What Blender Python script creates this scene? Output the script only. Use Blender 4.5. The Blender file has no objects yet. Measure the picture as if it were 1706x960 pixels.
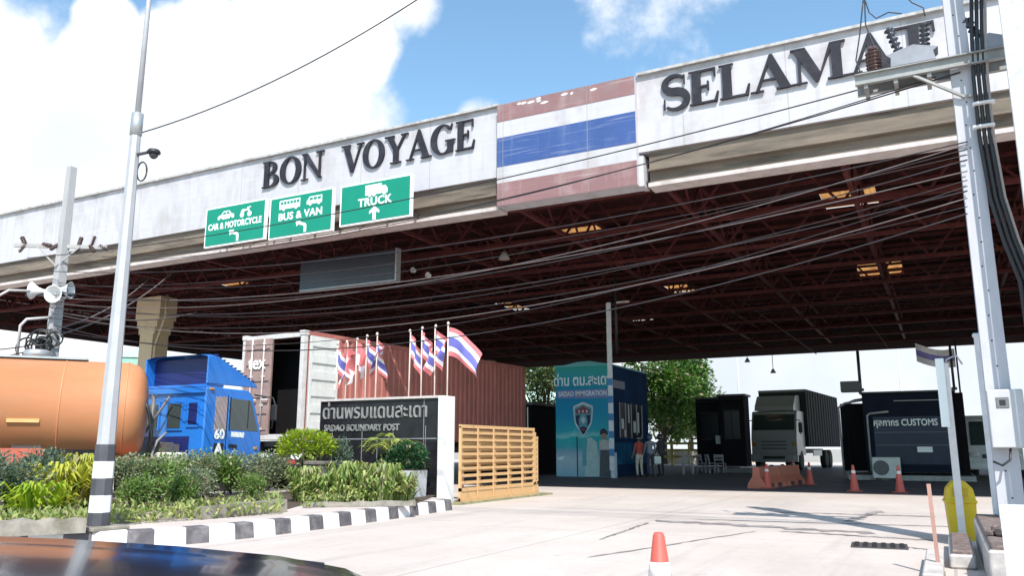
import bpy, math, random
from mathutils import Vector, Matrix, noise as mnoise
R = math.radians
random.seed(7)
S = bpy.context.scene
C = S.collection

# ------------------------------------------------------------------ camera
CAM_H, CAM_P, CAM_Y, FPX = 1.15, R(11.23), R(27.6), 1350.0
cam = bpy.data.objects.new('camera', bpy.data.cameras.new('camera'))
cam.data.sensor_width = 36.0
cam.data.lens = 36.0 * FPX / 1706.0
cam.data.clip_start = 0.05
cam.data.clip_end = 4000
cam.location = (0, 0, CAM_H)
cam.rotation_euler = (R(90) + CAM_P, 0, CAM_Y)
C.objects.link(cam)
S.camera = cam

def ray(x, y):
    u = (x - 853) / FPX; v = (480 - y) / FPX
    F = math.cos(CAM_P) - v * math.sin(CAM_P); Z = math.sin(CAM_P) + v * math.cos(CAM_P)
    return Vector((u * math.cos(CAM_Y) - F * math.sin(CAM_Y), F * math.cos(CAM_Y) + u * math.sin(CAM_Y), Z))
def G(x, y, z=0.0):
    r = ray(x, y); t = (z - CAM_H) / r.z
    return Vector((r.x * t, r.y * t, z))
def PY(x, y, Y):
    r = ray(x, y); t = Y / r.y
    return Vector((r.x * t, Y, CAM_H + r.z * t))
def PD(x, y, d):
    r = ray(x, y); t = d / math.hypot(r.x, r.y)
    return Vector((r.x * t, r.y * t, CAM_H + r.z * t))

# ------------------------------------------------------------------ sun, sky, exposure
SUN = Vector((0.40, -0.58, 0.83)).normalized()
sun_el = math.asin(SUN.z)
sun_az = math.atan2(SUN.x, SUN.y)
sl = bpy.data.lights.new('sun', 'SUN')
sl.energy = 4.6; sl.angle = R(0.5); sl.color = (1.0, 0.955, 0.89)
sun = bpy.data.objects.new('sun', sl)
sun.rotation_euler = SUN.to_track_quat('Z', 'Y').to_euler()
sun.location = (10, -10, 60)
C.objects.link(sun)

W = bpy.data.worlds.new('World'); S.world = W; W.use_nodes = True
wn, wl = W.node_tree.nodes, W.node_tree.links
wn.clear()
def wnode(t, **k):
    n = wn.new(t)
    for a, b in k.items(): setattr(n, a, b)
    return n
sky = wnode('ShaderNodeTexSky', sky_type='NISHITA', sun_disc=False, sun_elevation=sun_el, sun_rotation=sun_az,
            air_density=1.0, dust_density=0.6, ozone_density=2.0, altitude=0)
tc = wnode('ShaderNodeTexCoord')
nz = wnode('ShaderNodeTexNoise'); nz.inputs['Scale'].default_value = 8.0; nz.inputs['Detail'].default_value = 10; nz.inputs['Roughness'].default_value = 0.60
nz2 = wnode('ShaderNodeTexNoise'); nz2.inputs['Scale'].default_value = 2.2; nz2.inputs['Detail'].default_value = 6
wl.new(tc.outputs['Generated'], nz.inputs['Vector']); wl.new(tc.outputs['Generated'], nz2.inputs['Vector'])
acc = None
# cloud banks: directions on the dome (px of the photo -> direction), angular radius in degrees, weight
for (x, y, rad, wgt) in [(300, 345, 9.5, 1.0), (90, 370, 9, 1.0), (470, 150, 5.6, 1.0), (560, 60, 4.2, .8), (330, 150, 4.8, 1.0), (185, 125, 3.4, .95), (90, 200, 4.2, .95), (355, 70, 2.8, .9), (176, 40, 1.9, .8), (470, 55, 3.6, .85), (30, 180, 3.2, .8),
                         (640, -20, 4, .55), (-60, 270, 6, .95), (-400, 320, 16, 1.0), (600, 190, 3.4, .50), (805, 195, 1.8, .66), (1100, 15, 6, .40), (1400, 640, 17, .8), (1180, 640, 9, .6), (2300, 500, 16, .8), (1000, -1200, 22, .6), (60, 560, 12, .9), (4500, 300, 30, .6)]:
    d = ray(x, y).normalized()
    dp = wnode('ShaderNodeVectorMath', operation='DOT_PRODUCT'); dp.inputs[1].default_value = d
    nr = wnode('ShaderNodeVectorMath', operation='NORMALIZE'); wl.new(tc.outputs['Generated'], nr.inputs[0]); wl.new(nr.outputs[0], dp.inputs[0])
    mr = wnode('ShaderNodeMapRange', interpolation_type='SMOOTHSTEP')
    mr.inputs[1].default_value = math.cos(R(rad * 1.45)); mr.inputs[2].default_value = math.cos(R(rad * 0.35)); mr.inputs[3].default_value = 0; mr.inputs[4].default_value = wgt
    wl.new(dp.outputs['Value'], mr.inputs[0])
    if acc is None: acc = mr.outputs[0]
    else:
        a = wnode('ShaderNodeMath', operation='MAXIMUM'); wl.new(acc, a.inputs[0]); wl.new(mr.outputs[0], a.inputs[1]); acc = a.outputs[0]
m1 = wnode('ShaderNodeMath', operation='MULTIPLY_ADD'); wl.new(nz.outputs['Fac'], m1.inputs[0]); m1.inputs[1].default_value = 1.15; m1.inputs[2].default_value = -0.575
m2 = wnode('ShaderNodeMath', operation='ADD'); wl.new(m1.outputs[0], m2.inputs[0]); wl.new(acc, m2.inputs[1])
mask = wnode('ShaderNodeMapRange', interpolation_type='SMOOTHSTEP'); mask.inputs[1].default_value = 0.30; mask.inputs[2].default_value = 0.66
wl.new(m2.outputs[0], mask.inputs[0])
shade = wnode('ShaderNodeMixRGB'); shade.inputs[1].default_value = (3.9, 4.3, 4.9, 1); shade.inputs[2].default_value = (6.2, 6.2, 6.2, 1)
sr = wnode('ShaderNodeMapRange'); sr.inputs[1].default_value = .35; sr.inputs[2].default_value = .6; wl.new(nz2.outputs['Fac'], sr.inputs[0]); wl.new(sr.outputs[0], shade.inputs[0])
mixc = wnode('ShaderNodeMixRGB'); wl.new(mask.outputs[0], mixc.inputs[0])
tint = wnode('ShaderNodeMixRGB', blend_type='MULTIPLY'); tint.inputs[0].default_value = 1; tint.inputs[2].default_value = (1.12, 1.30, 1.22, 1)
wl.new(sky.outputs[0], tint.inputs[1]); wl.new(tint.outputs[0], mixc.inputs[1]); wl.new(shade.outputs[0], mixc.inputs[2])
bg = wnode('ShaderNodeBackground'); bg.inputs['Strength'].default_value = 0.15
wl.new(mixc.outputs[0], bg.inputs['Color'])
wo = wnode('ShaderNodeOutputWorld'); wl.new(bg.outputs[0], wo.inputs['Surface'])

vs = S.view_settings
vs.view_transform = 'Standard'; vs.look = 'None'; vs.exposure = 0.52; vs.gamma = 1; vs.use_curve_mapping = False
S.cycles.max_bounces = 6; S.cycles.diffuse_bounces = 3; S.cycles.glossy_bounces = 3; S.cycles.transmission_bounces = 4

# ------------------------------------------------------------------ materials
MATS = {}
def M(name, col, rough=.6, metal=0.0, var=.12, scale=5.0, bump=0.0, stretch=None, dirt=None, dirt_amt=0.0, dscale=2.0, coat=0.0, trans=0.0, spec=None):
    if name in MATS: return MATS[name]
    m = bpy.data.materials.new(name); m.use_nodes = True
    n, l = m.node_tree.nodes, m.node_tree.links
    b = n['Principled BSDF']
    b.inputs['Roughness'].default_value = rough; b.inputs['Metallic'].default_value = metal
    if spec is not None: b.inputs['Specular IOR Level'].default_value = spec
    b.inputs['Coat Weight'].default_value = coat; b.inputs['Coat Roughness'].default_value = 0.05
    t = n.new('ShaderNodeTexCoord')
    src = t.outputs['Object']
    if stretch:
        mp = n.new('ShaderNodeMapping'); mp.inputs['Scale'].default_value = stretch; l.new(src, mp.inputs[0]); src = mp.outputs[0]
    nt = n.new('ShaderNodeTexNoise'); nt.inputs['Scale'].default_value = scale; nt.inputs['Detail'].default_value = 8; nt.inputs['Roughness'].default_value = .62
    l.new(src, nt.inputs['Vector'])
    mr = n.new('ShaderNodeMapRange'); mr.inputs[1].default_value = .3; mr.inputs[2].default_value = .7; l.new(nt.outputs['Fac'], mr.inputs[0])
    mx = n.new('ShaderNodeMixRGB')
    mx.inputs[1].default_value = (*[c * (1 - var) for c in col], 1); mx.inputs[2].default_value = (*[min(1, c * (1 + var)) for c in col], 1)
    l.new(mr.outputs[0], mx.inputs[0])
    out = mx.outputs[0]
    if dirt:
        n2 = n.new('ShaderNodeTexNoise'); n2.inputs['Scale'].default_value = dscale; n2.inputs['Detail'].default_value = 10; n2.inputs['Roughness'].default_value = .68
        l.new(src, n2.inputs['Vector'])
        r2 = n.new('ShaderNodeMapRange'); r2.inputs[1].default_value = .5; r2.inputs[2].default_value = .68; r2.inputs[4].default_value = dirt_amt; l.new(n2.outputs['Fac'], r2.inputs[0])
        x2 = n.new('ShaderNodeMixRGB'); x2.inputs[2].default_value = (*dirt, 1); l.new(out, x2.inputs[1]); l.new(r2.outputs[0], x2.inputs[0]); out = x2.outputs[0]
    l.new(out, b.inputs['Base Color'])
    rr = n.new('ShaderNodeMapRange'); rr.inputs[3].default_value = max(0.02, rough * .85); rr.inputs[4].default_value = min(1, rough * 1.15); l.new(nt.outputs['Fac'], rr.inputs[0]); l.new(rr.outputs[0], b.inputs['Roughness'])
    if bump:
        bp = n.new('ShaderNodeBump'); bp.inputs['Strength'].default_value = bump; bp.inputs['Distance'].default_value = .03; l.new(nt.outputs['Fac'], bp.inputs['Height']); l.new(bp.outputs[0], b.inputs['Normal'])
    if trans:
        b.inputs['Transmission Weight'].default_value = trans
    MATS[name] = m
    return m

def leafmat(name, c1, c2, tr=.35, rough=.5):
    m = bpy.data.materials.new(name); m.use_nodes = True
    n, l = m.node_tree.nodes, m.node_tree.links
    b = n['Principled BSDF']; b.inputs['Roughness'].default_value = rough
    g = n.new('ShaderNodeNewGeometry')
    mx = n.new('ShaderNodeMixRGB'); mx.inputs[1].default_value = (*c1, 1); mx.inputs[2].default_value = (*c2, 1)
    l.new(g.outputs['Random Per Island'], mx.inputs[0])
    m0 = mx; dead = n.new('ShaderNodeMath'); dead.operation = 'MULTIPLY'; dead.inputs[1].default_value = 17.0; l.new(g.outputs['Random Per Island'], dead.inputs[0])
    fr = n.new('ShaderNodeMath'); fr.operation = 'FRACT'; l.new(dead.outputs[0], fr.inputs[0]); gt = n.new('ShaderNodeMath'); gt.operation = 'GREATER_THAN'; gt.inputs[1].default_value = .93; l.new(fr.outputs[0], gt.inputs[0])
    mx = n.new('ShaderNodeMixRGB'); l.new(gt.outputs[0], mx.inputs[0]); l.new(m0.outputs[0], mx.inputs[1]); mx.inputs[2].default_value = (.36, .32, .20, 1)
    l.new(mx.outputs[0], b.inputs['Base Color'])
    t = n.new('ShaderNodeBsdfTranslucent')
    br = n.new('ShaderNodeMixRGB'); br.blend_type = 'MULTIPLY'; br.inputs[0].default_value = 1; br.inputs[2].default_value = (1.0, 1.0, .5, 1); l.new(mx.outputs[0], br.inputs[1]); l.new(br.outputs[0], t.inputs['Color'])
    ms = n.new('ShaderNodeMixShader'); ms.inputs[0].default_value = tr
    l.new(b.outputs[0], ms.inputs[1]); l.new(t.outputs[0], ms.inputs[2]); l.new(ms.outputs[0], n['Material Output'].inputs['Surface'])
    return m

def glass(name, col=(.02, .03, .035), rough=.05):
    return M(name, col, rough=rough, var=.05, coat=.3)

white_paint = M('white_paint', (.72, .72, .72), .55, var=.05, dirt=(.45, .42, .38), dirt_amt=.3, dscale=3)
steel = M('galvanised_steel', (.42, .43, .44), .42, metal=.55, var=.1)
dark_steel = M('dark_steel', (.03, .03, .034), .5, metal=.3)
rubber = M('rubber', (.018, .018, .019), .8)
black_plastic = M('black_plastic', (.02, .02, .022), .45)
concrete = M('old_concrete', (.25, .225, .19), .85, var=.3, scale=7, bump=.3, dirt=(.10, .09, .055), dirt_amt=.8, dscale=3)
pole_concrete = M('pole_concrete', (.36, .355, .36), .8, var=.10, scale=9, bump=.12, dirt=(.35, .34, .33), dirt_amt=.45, dscale=2.5, stretch=(1, 1, .3))
red_oxide = M('red_oxide_steel', (.090, .024, .022), .7, var=.35, scale=3, dirt=(.03, .012, .012), dirt_amt=.5, spec=.15)

# ------------------------------------------------------------------ mesh helpers
class MB:
    def __init__(s): s.v = []; s.f = []; s.mi = []; s.sm = []
    def add(s, vs_, fs, mi=0, smooth=False):
        o = len(s.v); s.v += [tuple(v) for v in vs_]
        for f in fs: s.f.append([o + i for i in f]); s.mi.append(mi); s.sm.append(smooth)
        return s
    def box(s, c, d, rz=0.0, mi=0, rot=None, taper=1.0):
        hx, hy, hz = d[0] / 2, d[1] / 2, d[2] / 2
        m = rot if rot is not None else Matrix.Rotation(rz, 3, 'Z')
        vv = []
        for z in (-1, 1):
            k = taper if z > 0 else 1
            for x, y in ((-1, -1), (1, -1), (1, 1), (-1, 1)):
                vv.append(Vector(c) + m @ Vector((x * hx * k, y * hy * k, z * hz)))
        return s.add(vv, [(3, 2, 1, 0), (4, 5, 6, 7), (0, 1, 5, 4), (1, 2, 6, 5), (2, 3, 7, 6), (3, 0, 4, 7)], mi)
    def rbox(s, c, d, r=.02, mi=0, seg=3):
        # box with rounded vertical edges and chamfered top and bottom
        hx, hy, hz = d[0] / 2, d[1] / 2, d[2] / 2; r = min(r, hx * .95, hy * .95, hz * .9)
        def ring(k, z):
            out = []
            for qx, qy, a0 in ((1, 1, 0), (-1, 1, 90), (-1, -1, 180), (1, -1, 270)):
                for i in range(seg + 1):
                    a = R(a0 + 90 * i / seg)
                    out.append((c[0] + qx * (hx - r) + k * r * math.cos(a), c[1] + qy * (hy - r) + k * r * math.sin(a), c[2] + z))
            return out
        rings = [ring(.3, -hz), ring(1, -hz + r * .7), ring(1, hz - r * .7), ring(.3, hz)]
        n = len(rings[0]); vv = [p for g in rings for p in g]; ff = []
        for k in range(3):
            for i in range(n): ff.append((k * n + i, k * n + (i + 1) % n, (k + 1) * n + (i + 1) % n, (k + 1) * n + i))
        ff.append(tuple(reversed(range(n)))); ff.append(tuple(range(3 * n, 4 * n)))
        return s.add(vv, ff, mi)
    def tube(s, pts, r, n=8, mi=0, cap=True, smooth=True):
        pts = [Vector(p) for p in pts]
        rs = r if isinstance(r, (list, tuple)) else [r] * len(pts)
        vv = []; prev = None
        for i, p in enumerate(pts):
            if i == 0: t = pts[1] - p
            elif i == len(pts) - 1: t = p - pts[i - 1]
            else: t = (pts[i + 1] - p).normalized() + (p - pts[i - 1]).normalized()
            t.normalize()
            if prev is None:
                a = Vector((0, 0, 1)) if abs(t.z) < .9 else Vector((1, 0, 0))
                u = t.cross(a).normalized()
            else:
                u = (prev - t * prev.dot(t)).normalized()
            prev = u; w = t.cross(u)
            for k in range(n):
                an = 2 * math.pi * (k + .5) / n
                vv.append(p + (u * math.cos(an) + w * math.sin(an)) * rs[i])
        ff = []
        for i in range(len(pts) - 1):
            for k in range(n): ff.append((i * n + k, i * n + (k + 1) % n, (i + 1) * n + (k + 1) % n, (i + 1) * n + k))
        s.add(vv, ff, mi, smooth)
        if cap:
            o = len(s.v) - len(vv)
            s.f.append([o + k for k in reversed(range(n))]); s.mi.append(mi); s.sm.append(False)
            s.f.append([o + (len(pts) - 1) * n + k for k in range(n)]); s.mi.append(mi); s.sm.append(False)
        return s
    def bar(s, a, b, w, h=None, mi=0):
        # rectangular bar from a to b
        a, b = Vector(a), Vector(b); h = h or w; t = (b - a).normalized()
        up = Vector((0, 0, 1)) if abs(t.z) < .95 else Vector((0, 1, 0))
        u = t.cross(up).normalized(); v = u.cross(t)
        vv = [p + u * (x * w / 2) + v * (y * h / 2) for p in (a, b) for x, y in ((-1, -1), (1, -1), (1, 1), (-1, 1))]
        return s.add(vv, [(3, 2, 1, 0), (4, 5, 6, 7), (0, 1, 5, 4), (1, 2, 6, 5), (2, 3, 7, 6), (3, 0, 4, 7)], mi)
    def lathe(s, prof, c=(0, 0, 0), axis='Z', n=20, mi=0, smooth=True):
        # prof: (radius, height) pairs
        vv = []
        for r_, h_ in prof:
            for k in range(n):
                a = 2 * math.pi * k / n; x, y = r_ * math.cos(a), r_ * math.sin(a)
                p = {'Z': (x, y, h_), 'X': (h_, x, y), 'Y': (y, h_, x)}[axis]
                vv.append((c[0] + p[0], c[1] + p[1], c[2] + p[2]))
        ff = []
        for i in range(len(prof) - 1):
            for k in range(n): ff.append((i * n + k, i * n + (k + 1) % n, (i + 1) * n + (k + 1) % n, (i + 1) * n + k))
        s.add(vv, ff, mi, smooth)
        o = len(s.v) - len(vv)
        if prof[0][0] > 1e-4: s.f.append([o + k for k in reversed(range(n))]); s.mi.append(mi); s.sm.append(False)
        if prof[-1][0] > 1e-4: s.f.append([o + (len(prof) - 1) * n + k for k in range(n)]); s.mi.append(mi); s.sm.append(False)
        return s
    def prism(s, poly, tf, d0, d1, mi=0):
        # flat outline extruded between depths d0 (front) and d1 (back); tf(x, y, d) -> point
        n = len(poly); A = sum(poly[i][0] * poly[(i + 1) % n][1] - poly[(i + 1) % n][0] * poly[i][1] for i in range(n))
        if A < 0: poly = poly[::-1]
        vv = [tf(x, y, d0) for x, y in poly] + [tf(x, y, d1) for x, y in poly]
        return s.add(vv, [tuple(range(n)), tuple(reversed(range(n, 2 * n)))] + [(i, n + i, n + (i + 1) % n, (i + 1) % n) for i in range(n)], mi)
    def strip(s, A, B, tf, d0, d1, mi=0):
        n = len(A)
        vv = [tf(x, y, d) for P in (A, B) for d in (d0, d1) for x, y in P]
        a0, a1, b0, b1 = 0, n, 2 * n, 3 * n; ff = []
        for i in range(n - 1):
            ff += [(a0 + i, b0 + i, b0 + i + 1, a0 + i + 1), (a1 + i, a1 + i + 1, b1 + i + 1, b1 + i), (a0 + i, a0 + i + 1, a1 + i + 1, a1 + i), (b0 + i, b1 + i, b1 + i + 1, b0 + i + 1)]
        ff += [(a0, a1, b1, b0), (a0 + n - 1, b0 + n - 1, b1 + n - 1, a1 + n - 1)]
        return s.add(vv, ff, mi)
    def leaf(s, p, t, nrm, ln, w, mi=0, droop=0.0):
        t = t.normalized(); sd = t.cross(nrm)
        if sd.length < 1e-3: sd = t.orthogonal()
        sd.normalize(); up = sd.cross(t)
        s.add([p, p + t * ln * .45 + sd * w * .5 + up * w * .12, p + t * ln - Vector((0, 0, droop * ln)), p + t * ln * .45 - sd * w * .5 + up * w * .12], [(0, 1, 2, 3)], mi)
    def mesh(s, name, mats):
        me = bpy.data.meshes.new(name); me.from_pydata(s.v, [], s.f)
        for m in (mats if isinstance(mats, (list, tuple)) else [mats]): me.materials.append(m)
        me.polygons.foreach_set('material_index', s.mi); me.polygons.foreach_set('use_smooth', s.sm)
        me.update(); return me
    def build(s, name, mats, parent=None, loc=(0, 0, 0), rz=0.0):
        o = bpy.data.objects.new(name, s.mesh(name, mats)); C.objects.link(o)
        o.location = loc; o.rotation_euler = (0, 0, rz)
        if parent: o.parent = parent
        return o

def tag(o, label=None, cat=None, group=None, kind=None):
    if label: o['label'] = label
    if cat: o['category'] = cat
    if group: o['group'] = group
    if kind: o['kind'] = kind
    return o
def thing(name, label, cat, loc=(0, 0, 0), rz=0.0, group=None):
    o = bpy.data.objects.new(name, None); C.objects.link(o); o.empty_display_size = .2
    o.location = loc; o.rotation_euler = (0, 0, rz)
    return tag(o, label, cat, group)
def dup(o, loc=None, rz=None, label=None, scale=None):
    def cp(a, par):
        c = a.copy(); C.objects.link(c)
        if par: c.parent = par
        for ch in list(a.children): cp(ch, c)
        return c
    r = cp(o, None)
    if loc is not None: r.location = loc
    if rz is not None: r.rotation_euler = (0, 0, rz)
    if scale is not None: r.scale = scale if isinstance(scale, (list, tuple)) else (scale,) * 3
    if label: r['label'] = label
    return r
def struct(o): o['kind'] = 'structure'; return o

def plane_tf(o, right, up, nrm):
    o, right, up, nrm = map(Vector, (o, right, up, nrm))
    return lambda x, y, d: o + right * x + up * y + nrm * d
def text_mb(body, size, depth, tf, bold=0.0, center=True, sx=1.0, shear=0.0, space=1.0):
    cu = bpy.data.curves.new('text', 'FONT'); cu.body = body; cu.size = size; cu.extrude = depth / 2; cu.offset = bold
    cu.resolution_u = 3; cu.shear = shear; cu.space_character = space
    if center: cu.align_x = 'CENTER'; cu.align_y = 'CENTER'
    ob = bpy.data.objects.new('text', cu); C.objects.link(ob)
    dg = bpy.context.evaluated_depsgraph_get(); dg.update()
    me = bpy.data.meshes.new_from_object(ob.evaluated_get(dg))
    mb = MB()
    mb.add([tf(v.co.x * sx, v.co.y, v.co.z + depth / 2) for v in me.vertices], [tuple(p.vertices) for p in me.polygons])
    bpy.data.objects.remove(ob); bpy.data.curves.remove(cu); bpy.data.meshes.remove(me)
    return mb

def wheel(parent, c, r=.5, w=.3, twin=False, name='wheel', axis='X', rimcol=None):
    sgn = 1
    t = MB().lathe([(r * .62, -w / 2), (r * .93, -w / 2), (r, -w * .32), (r, w * .32), (r * .93, w / 2), (r * .62, w / 2)], (0, 0, 0), axis, 28)
    o = t.build(name, rubber, parent, c)
    rm = MB().lathe([(.02, w * .30), (r * .2, w * .34), (r * .24, w * .2), (r * .5, w * .12), (r * .6, w * .45), (r * .64, w * .46), (r * .64, -w * .46), (r * .58, -w * .45), (r * .5, -w * .2), (r * .2, -w * .3), (.02, -w * .3)], (0, 0, 0), axis, 24)
    rm.build('rim', rimcol or steel, o)
    return o

# ================================================================== SETTING
def ground_material():
    m = bpy.data.materials.new('concrete_apron'); m.use_nodes = True
    n, l = m.node_tree.nodes, m.node_tree.links; b = n['Principled BSDF']; b.inputs['Roughness'].default_value = .8
    t = n.new('ShaderNodeTexCoord')
    def nzn(sc, det, st=None):
        k = n.new('ShaderNodeTexNoise'); k.inputs['Scale'].default_value = sc; k.inputs['Detail'].default_value = det; k.inputs['Roughness'].default_value = .65
        if st:
            mp = n.new('ShaderNodeMapping'); mp.inputs['Scale'].default_value = st; l.new(t.outputs['Object'], mp.inputs[0]); l.new(mp.outputs[0], k.inputs['Vector'])
        else: l.new(t.outputs['Object'], k.inputs['Vector'])
        return k
    def rng(src, a, c, lo=0, hi=1):
        k = n.new('ShaderNodeMapRange'); k.inputs[1].default_value = a; k.inputs[2].default_value = c; k.inputs[3].default_value = lo; k.inputs[4].default_value = hi; l.new(src, k.inputs[0]); return k.outputs[0]
    def mix(fac, a, c):
        k = n.new('ShaderNodeMixRGB'); l.new(fac, k.inputs[0])
        for i, q in ((1, a), (2, c)):
            if isinstance(q, tuple): k.inputs[i].default_value = (*q, 1)
            else: l.new(q, k.inputs[i])
        return k.outputs[0]
    base = mix(rng(nzn(.35, 6).outputs['Fac'], .35, .65), (.47, .405, .365), (.56, .495, .455))
    base = mix(rng(nzn(9, 6).outputs['Fac'], .5, .75, 0, .35), base, (.30, .28, .27))
    base = mix(rng(nzn(.8, 8, (.9, .12, 1)).outputs['Fac'], .54, .72, 0, .5), base, (.30, .27, .26))
    base = mix(rng(nzn(160, 2).outputs['Fac'], .45, .7, 0, .25), base, (.28, .26, .25))
    bk = n.new('ShaderNodeTexBrick'); bk.offset = 0; bk.inputs['Scale'].default_value = 1; bk.inputs['Brick Width'].default_value = 4.5; bk.inputs['Row Height'].default_value = 5.5; bk.inputs['Mortar Size'].default_value = .018; bk.inputs['Mortar Smooth'].default_value = .3
    wob = n.new('ShaderNodeMixRGB'); wob.inputs[0].default_value = .012; l.new(t.outputs['Object'], wob.inputs[1]); l.new(nzn(3, 3).outputs['Color'], wob.inputs[2]); l.new(wob.outputs[0], bk.inputs['Vector'])
    base = mix(rng(bk.outputs['Fac'], 0, 1, 0, .6), base, (.26, .23, .22))
    # oil drips and tyre sweeps
    base = mix(rng(nzn(1.7, 5).outputs['Fac'], .66, .74, 0, .55), base, (.20, .185, .18))
    base = mix(rng(nzn(.5, 4, (1.6, .10, 1)).outputs['Fac'], .58, .66, 0, .35), base, (.27, .245, .24))
    l.new(base, b.inputs['Base Color'])
    bp = n.new('ShaderNodeBump'); bp.inputs['Strength'].default_value = .25; bp.inputs['Distance'].default_value = .01; l.new(nzn(60, 4).outputs['Fac'], bp.inputs['Height']); l.new(bp.outputs[0], b.inputs['Normal'])
    return m
gm = ground_material()
g = MB(); g.add([(-900, -300, -.01), (900, -300, -.01), (900, 1500, -.01), (-900, 1500, -.01)], [(0, 1, 2, 3)])
struct(g.build('ground', M('dusty_ground', (.30, .28, .25), .9, var=.2, scale=.4)))
r = MB(); r.add([(-60, -40, 0), (40, -40, 0), (40, 75, 0), (-60, 75, 0)], [(0, 1, 2, 3)])
struct(r.build('road', gm))
# darker road sheet under the canopy, its shade put into the colour
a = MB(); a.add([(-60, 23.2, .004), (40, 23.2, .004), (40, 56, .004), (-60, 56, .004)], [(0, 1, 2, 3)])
struct(a.build('road_under_roof', M('shaded_concrete', (.085, .082, .088), .7, var=.25, scale=1.2, bump=.2, dirt=(.16, .15, .15), dirt_amt=.5, dscale=.6)))
# dark streaks: tarred slab joints, with wire shadows painted in as well
tar_shadow = M('joint_tar_shadow', (.20, .18, .18), .8, var=.4, scale=3, dirt=(.42, .38, .36), dirt_amt=.95, dscale=2.2)
def streak(p, q, w, seed):
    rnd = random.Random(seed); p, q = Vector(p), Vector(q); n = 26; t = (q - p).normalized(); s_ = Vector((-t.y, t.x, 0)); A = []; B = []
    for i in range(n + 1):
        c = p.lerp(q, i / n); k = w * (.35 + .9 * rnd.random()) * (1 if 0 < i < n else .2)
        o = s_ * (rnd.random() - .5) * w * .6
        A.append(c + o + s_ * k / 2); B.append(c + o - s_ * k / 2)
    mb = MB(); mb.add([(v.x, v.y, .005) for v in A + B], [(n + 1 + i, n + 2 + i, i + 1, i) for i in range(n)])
    struct(mb.build('road_streak', tar_shadow))
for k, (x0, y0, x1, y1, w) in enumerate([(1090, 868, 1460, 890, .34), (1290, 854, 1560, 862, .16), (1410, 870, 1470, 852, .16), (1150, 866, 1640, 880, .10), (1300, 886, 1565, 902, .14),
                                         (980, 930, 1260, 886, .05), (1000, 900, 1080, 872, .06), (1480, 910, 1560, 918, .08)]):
    streak(G(x0, y0), G(x1, y1), w, k)

# pavement island on the left with painted kerb
path = [(-8.45, 13.9), (-8.3, 12.6), (-8.15, 10.5), (-8.12, 8.6), (-8.3, 7.3), (-8.9, 6.3), (-9.9, 5.6), (-11.5, 5.0), (-15, 4.2), (-24, 2.6)]
def smooth_path(P, n=8):
    out = []
    for i in range(len(P) - 1):
        p0, p1, p2, p3 = (Vector((*P[max(0, min(len(P) - 1, j))], 0)) for j in (i - 1, i, i + 1, i + 2))
        for k in range(n):
            t = k / n
            out.append(.5 * ((2 * p1) + (p2 - p0) * t + (2 * p0 - 5 * p1 + 4 * p2 - p3) * t * t + (3 * p1 - p0 - 3 * p2 + p3) * t ** 3))
    out.append(Vector((*P[-1], 0))); return out
kp = smooth_path(path)
KH = .20
mb = MB(); d = 0; vv = []; L = [0]
for i in range(1, len(kp)): L.append(L[-1] + (kp[i] - kp[i - 1]).length)
def at_len(s):
    for i in range(1, len(kp)):
        if L[i] >= s: return kp[i - 1].lerp(kp[i], (s - L[i - 1]) / max(1e-6, L[i] - L[i - 1]))
    return kp[-1]
def tan_at(s): return (at_len(min(L[-1], s + .1)) - at_len(max(0, s - .1))).normalized()
BL = .345
kerb_black = 0; s0 = 0.25; i = 0
while s0 < L[-1] - .5:
    s1 = s0 + BL * (.88 if i % 2 == 0 else 1.08)
    for q0, q1 in ((s0, (s0 + s1) / 2), ((s0 + s1) / 2, s1)):
        P = []
        for q in (q0, q1):
            c = at_len(q); t = tan_at(q); nrm = Vector((-t.y, t.x, 0))   # nrm towards road when walking towards camera
            for off, z in ((0, -.02), (-.03, KH - .02), (-.05, KH), (-.22, KH)):
                P.append(c + nrm * off + Vector((0, 0, z)))
        mb.add(P, [(0, 4, 5, 1), (1, 5, 6, 2), (2, 6, 7, 3)], 0 if i % 2 == 0 else 1)
    s0 = s1; i += 1
kb = mb.build('kerb', [M('kerb_black', (.10, .09, .10), .7, var=.3, dirt=(.35, .33, .32), dirt_amt=.4, dscale=4), M('kerb_white', (.70, .68, .68), .7, var=.08, dirt=(.4, .36, .33), dirt_amt=.4, dscale=3)])
struct(kb)
inner = []
for i, p in enumerate(kp):
    t = tan_at(L[i]); inner.append(p + Vector((-t.y, t.x, 0)) * -.215)
isl = MB()
poly = [(p.x, p.y, KH - .004) for p in inner] + [(-24, 14.0, KH - .004), (-12.9, 15.4, KH - .004)]
isl.add(poly, [tuple(reversed(range(len(poly))))])
struct(isl.build('pavement', M('pink_paving', (.50, .43, .40), .8, var=.12, scale=3, bump=.2, dirt=(.3, .26, .24), dirt_amt=.5, dscale=1.5)))

# ================================================================== CANOPY BUILDING
FY = 18.3
canopy = thing('checkpoint_canopy', 'huge border checkpoint canopy with white lettered fascia over dark red roof trusses', 'canopy', (-9, FY, 0))
CX = -9.0
def cb(mb, name, mats, parent=canopy):   # built in world coordinates, parented to the canopy root
    return mb.build(name, mats, parent, (-canopy.location.x, -canopy.location.y, 0))
X0, X1 = -44.0, 26.0

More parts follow.
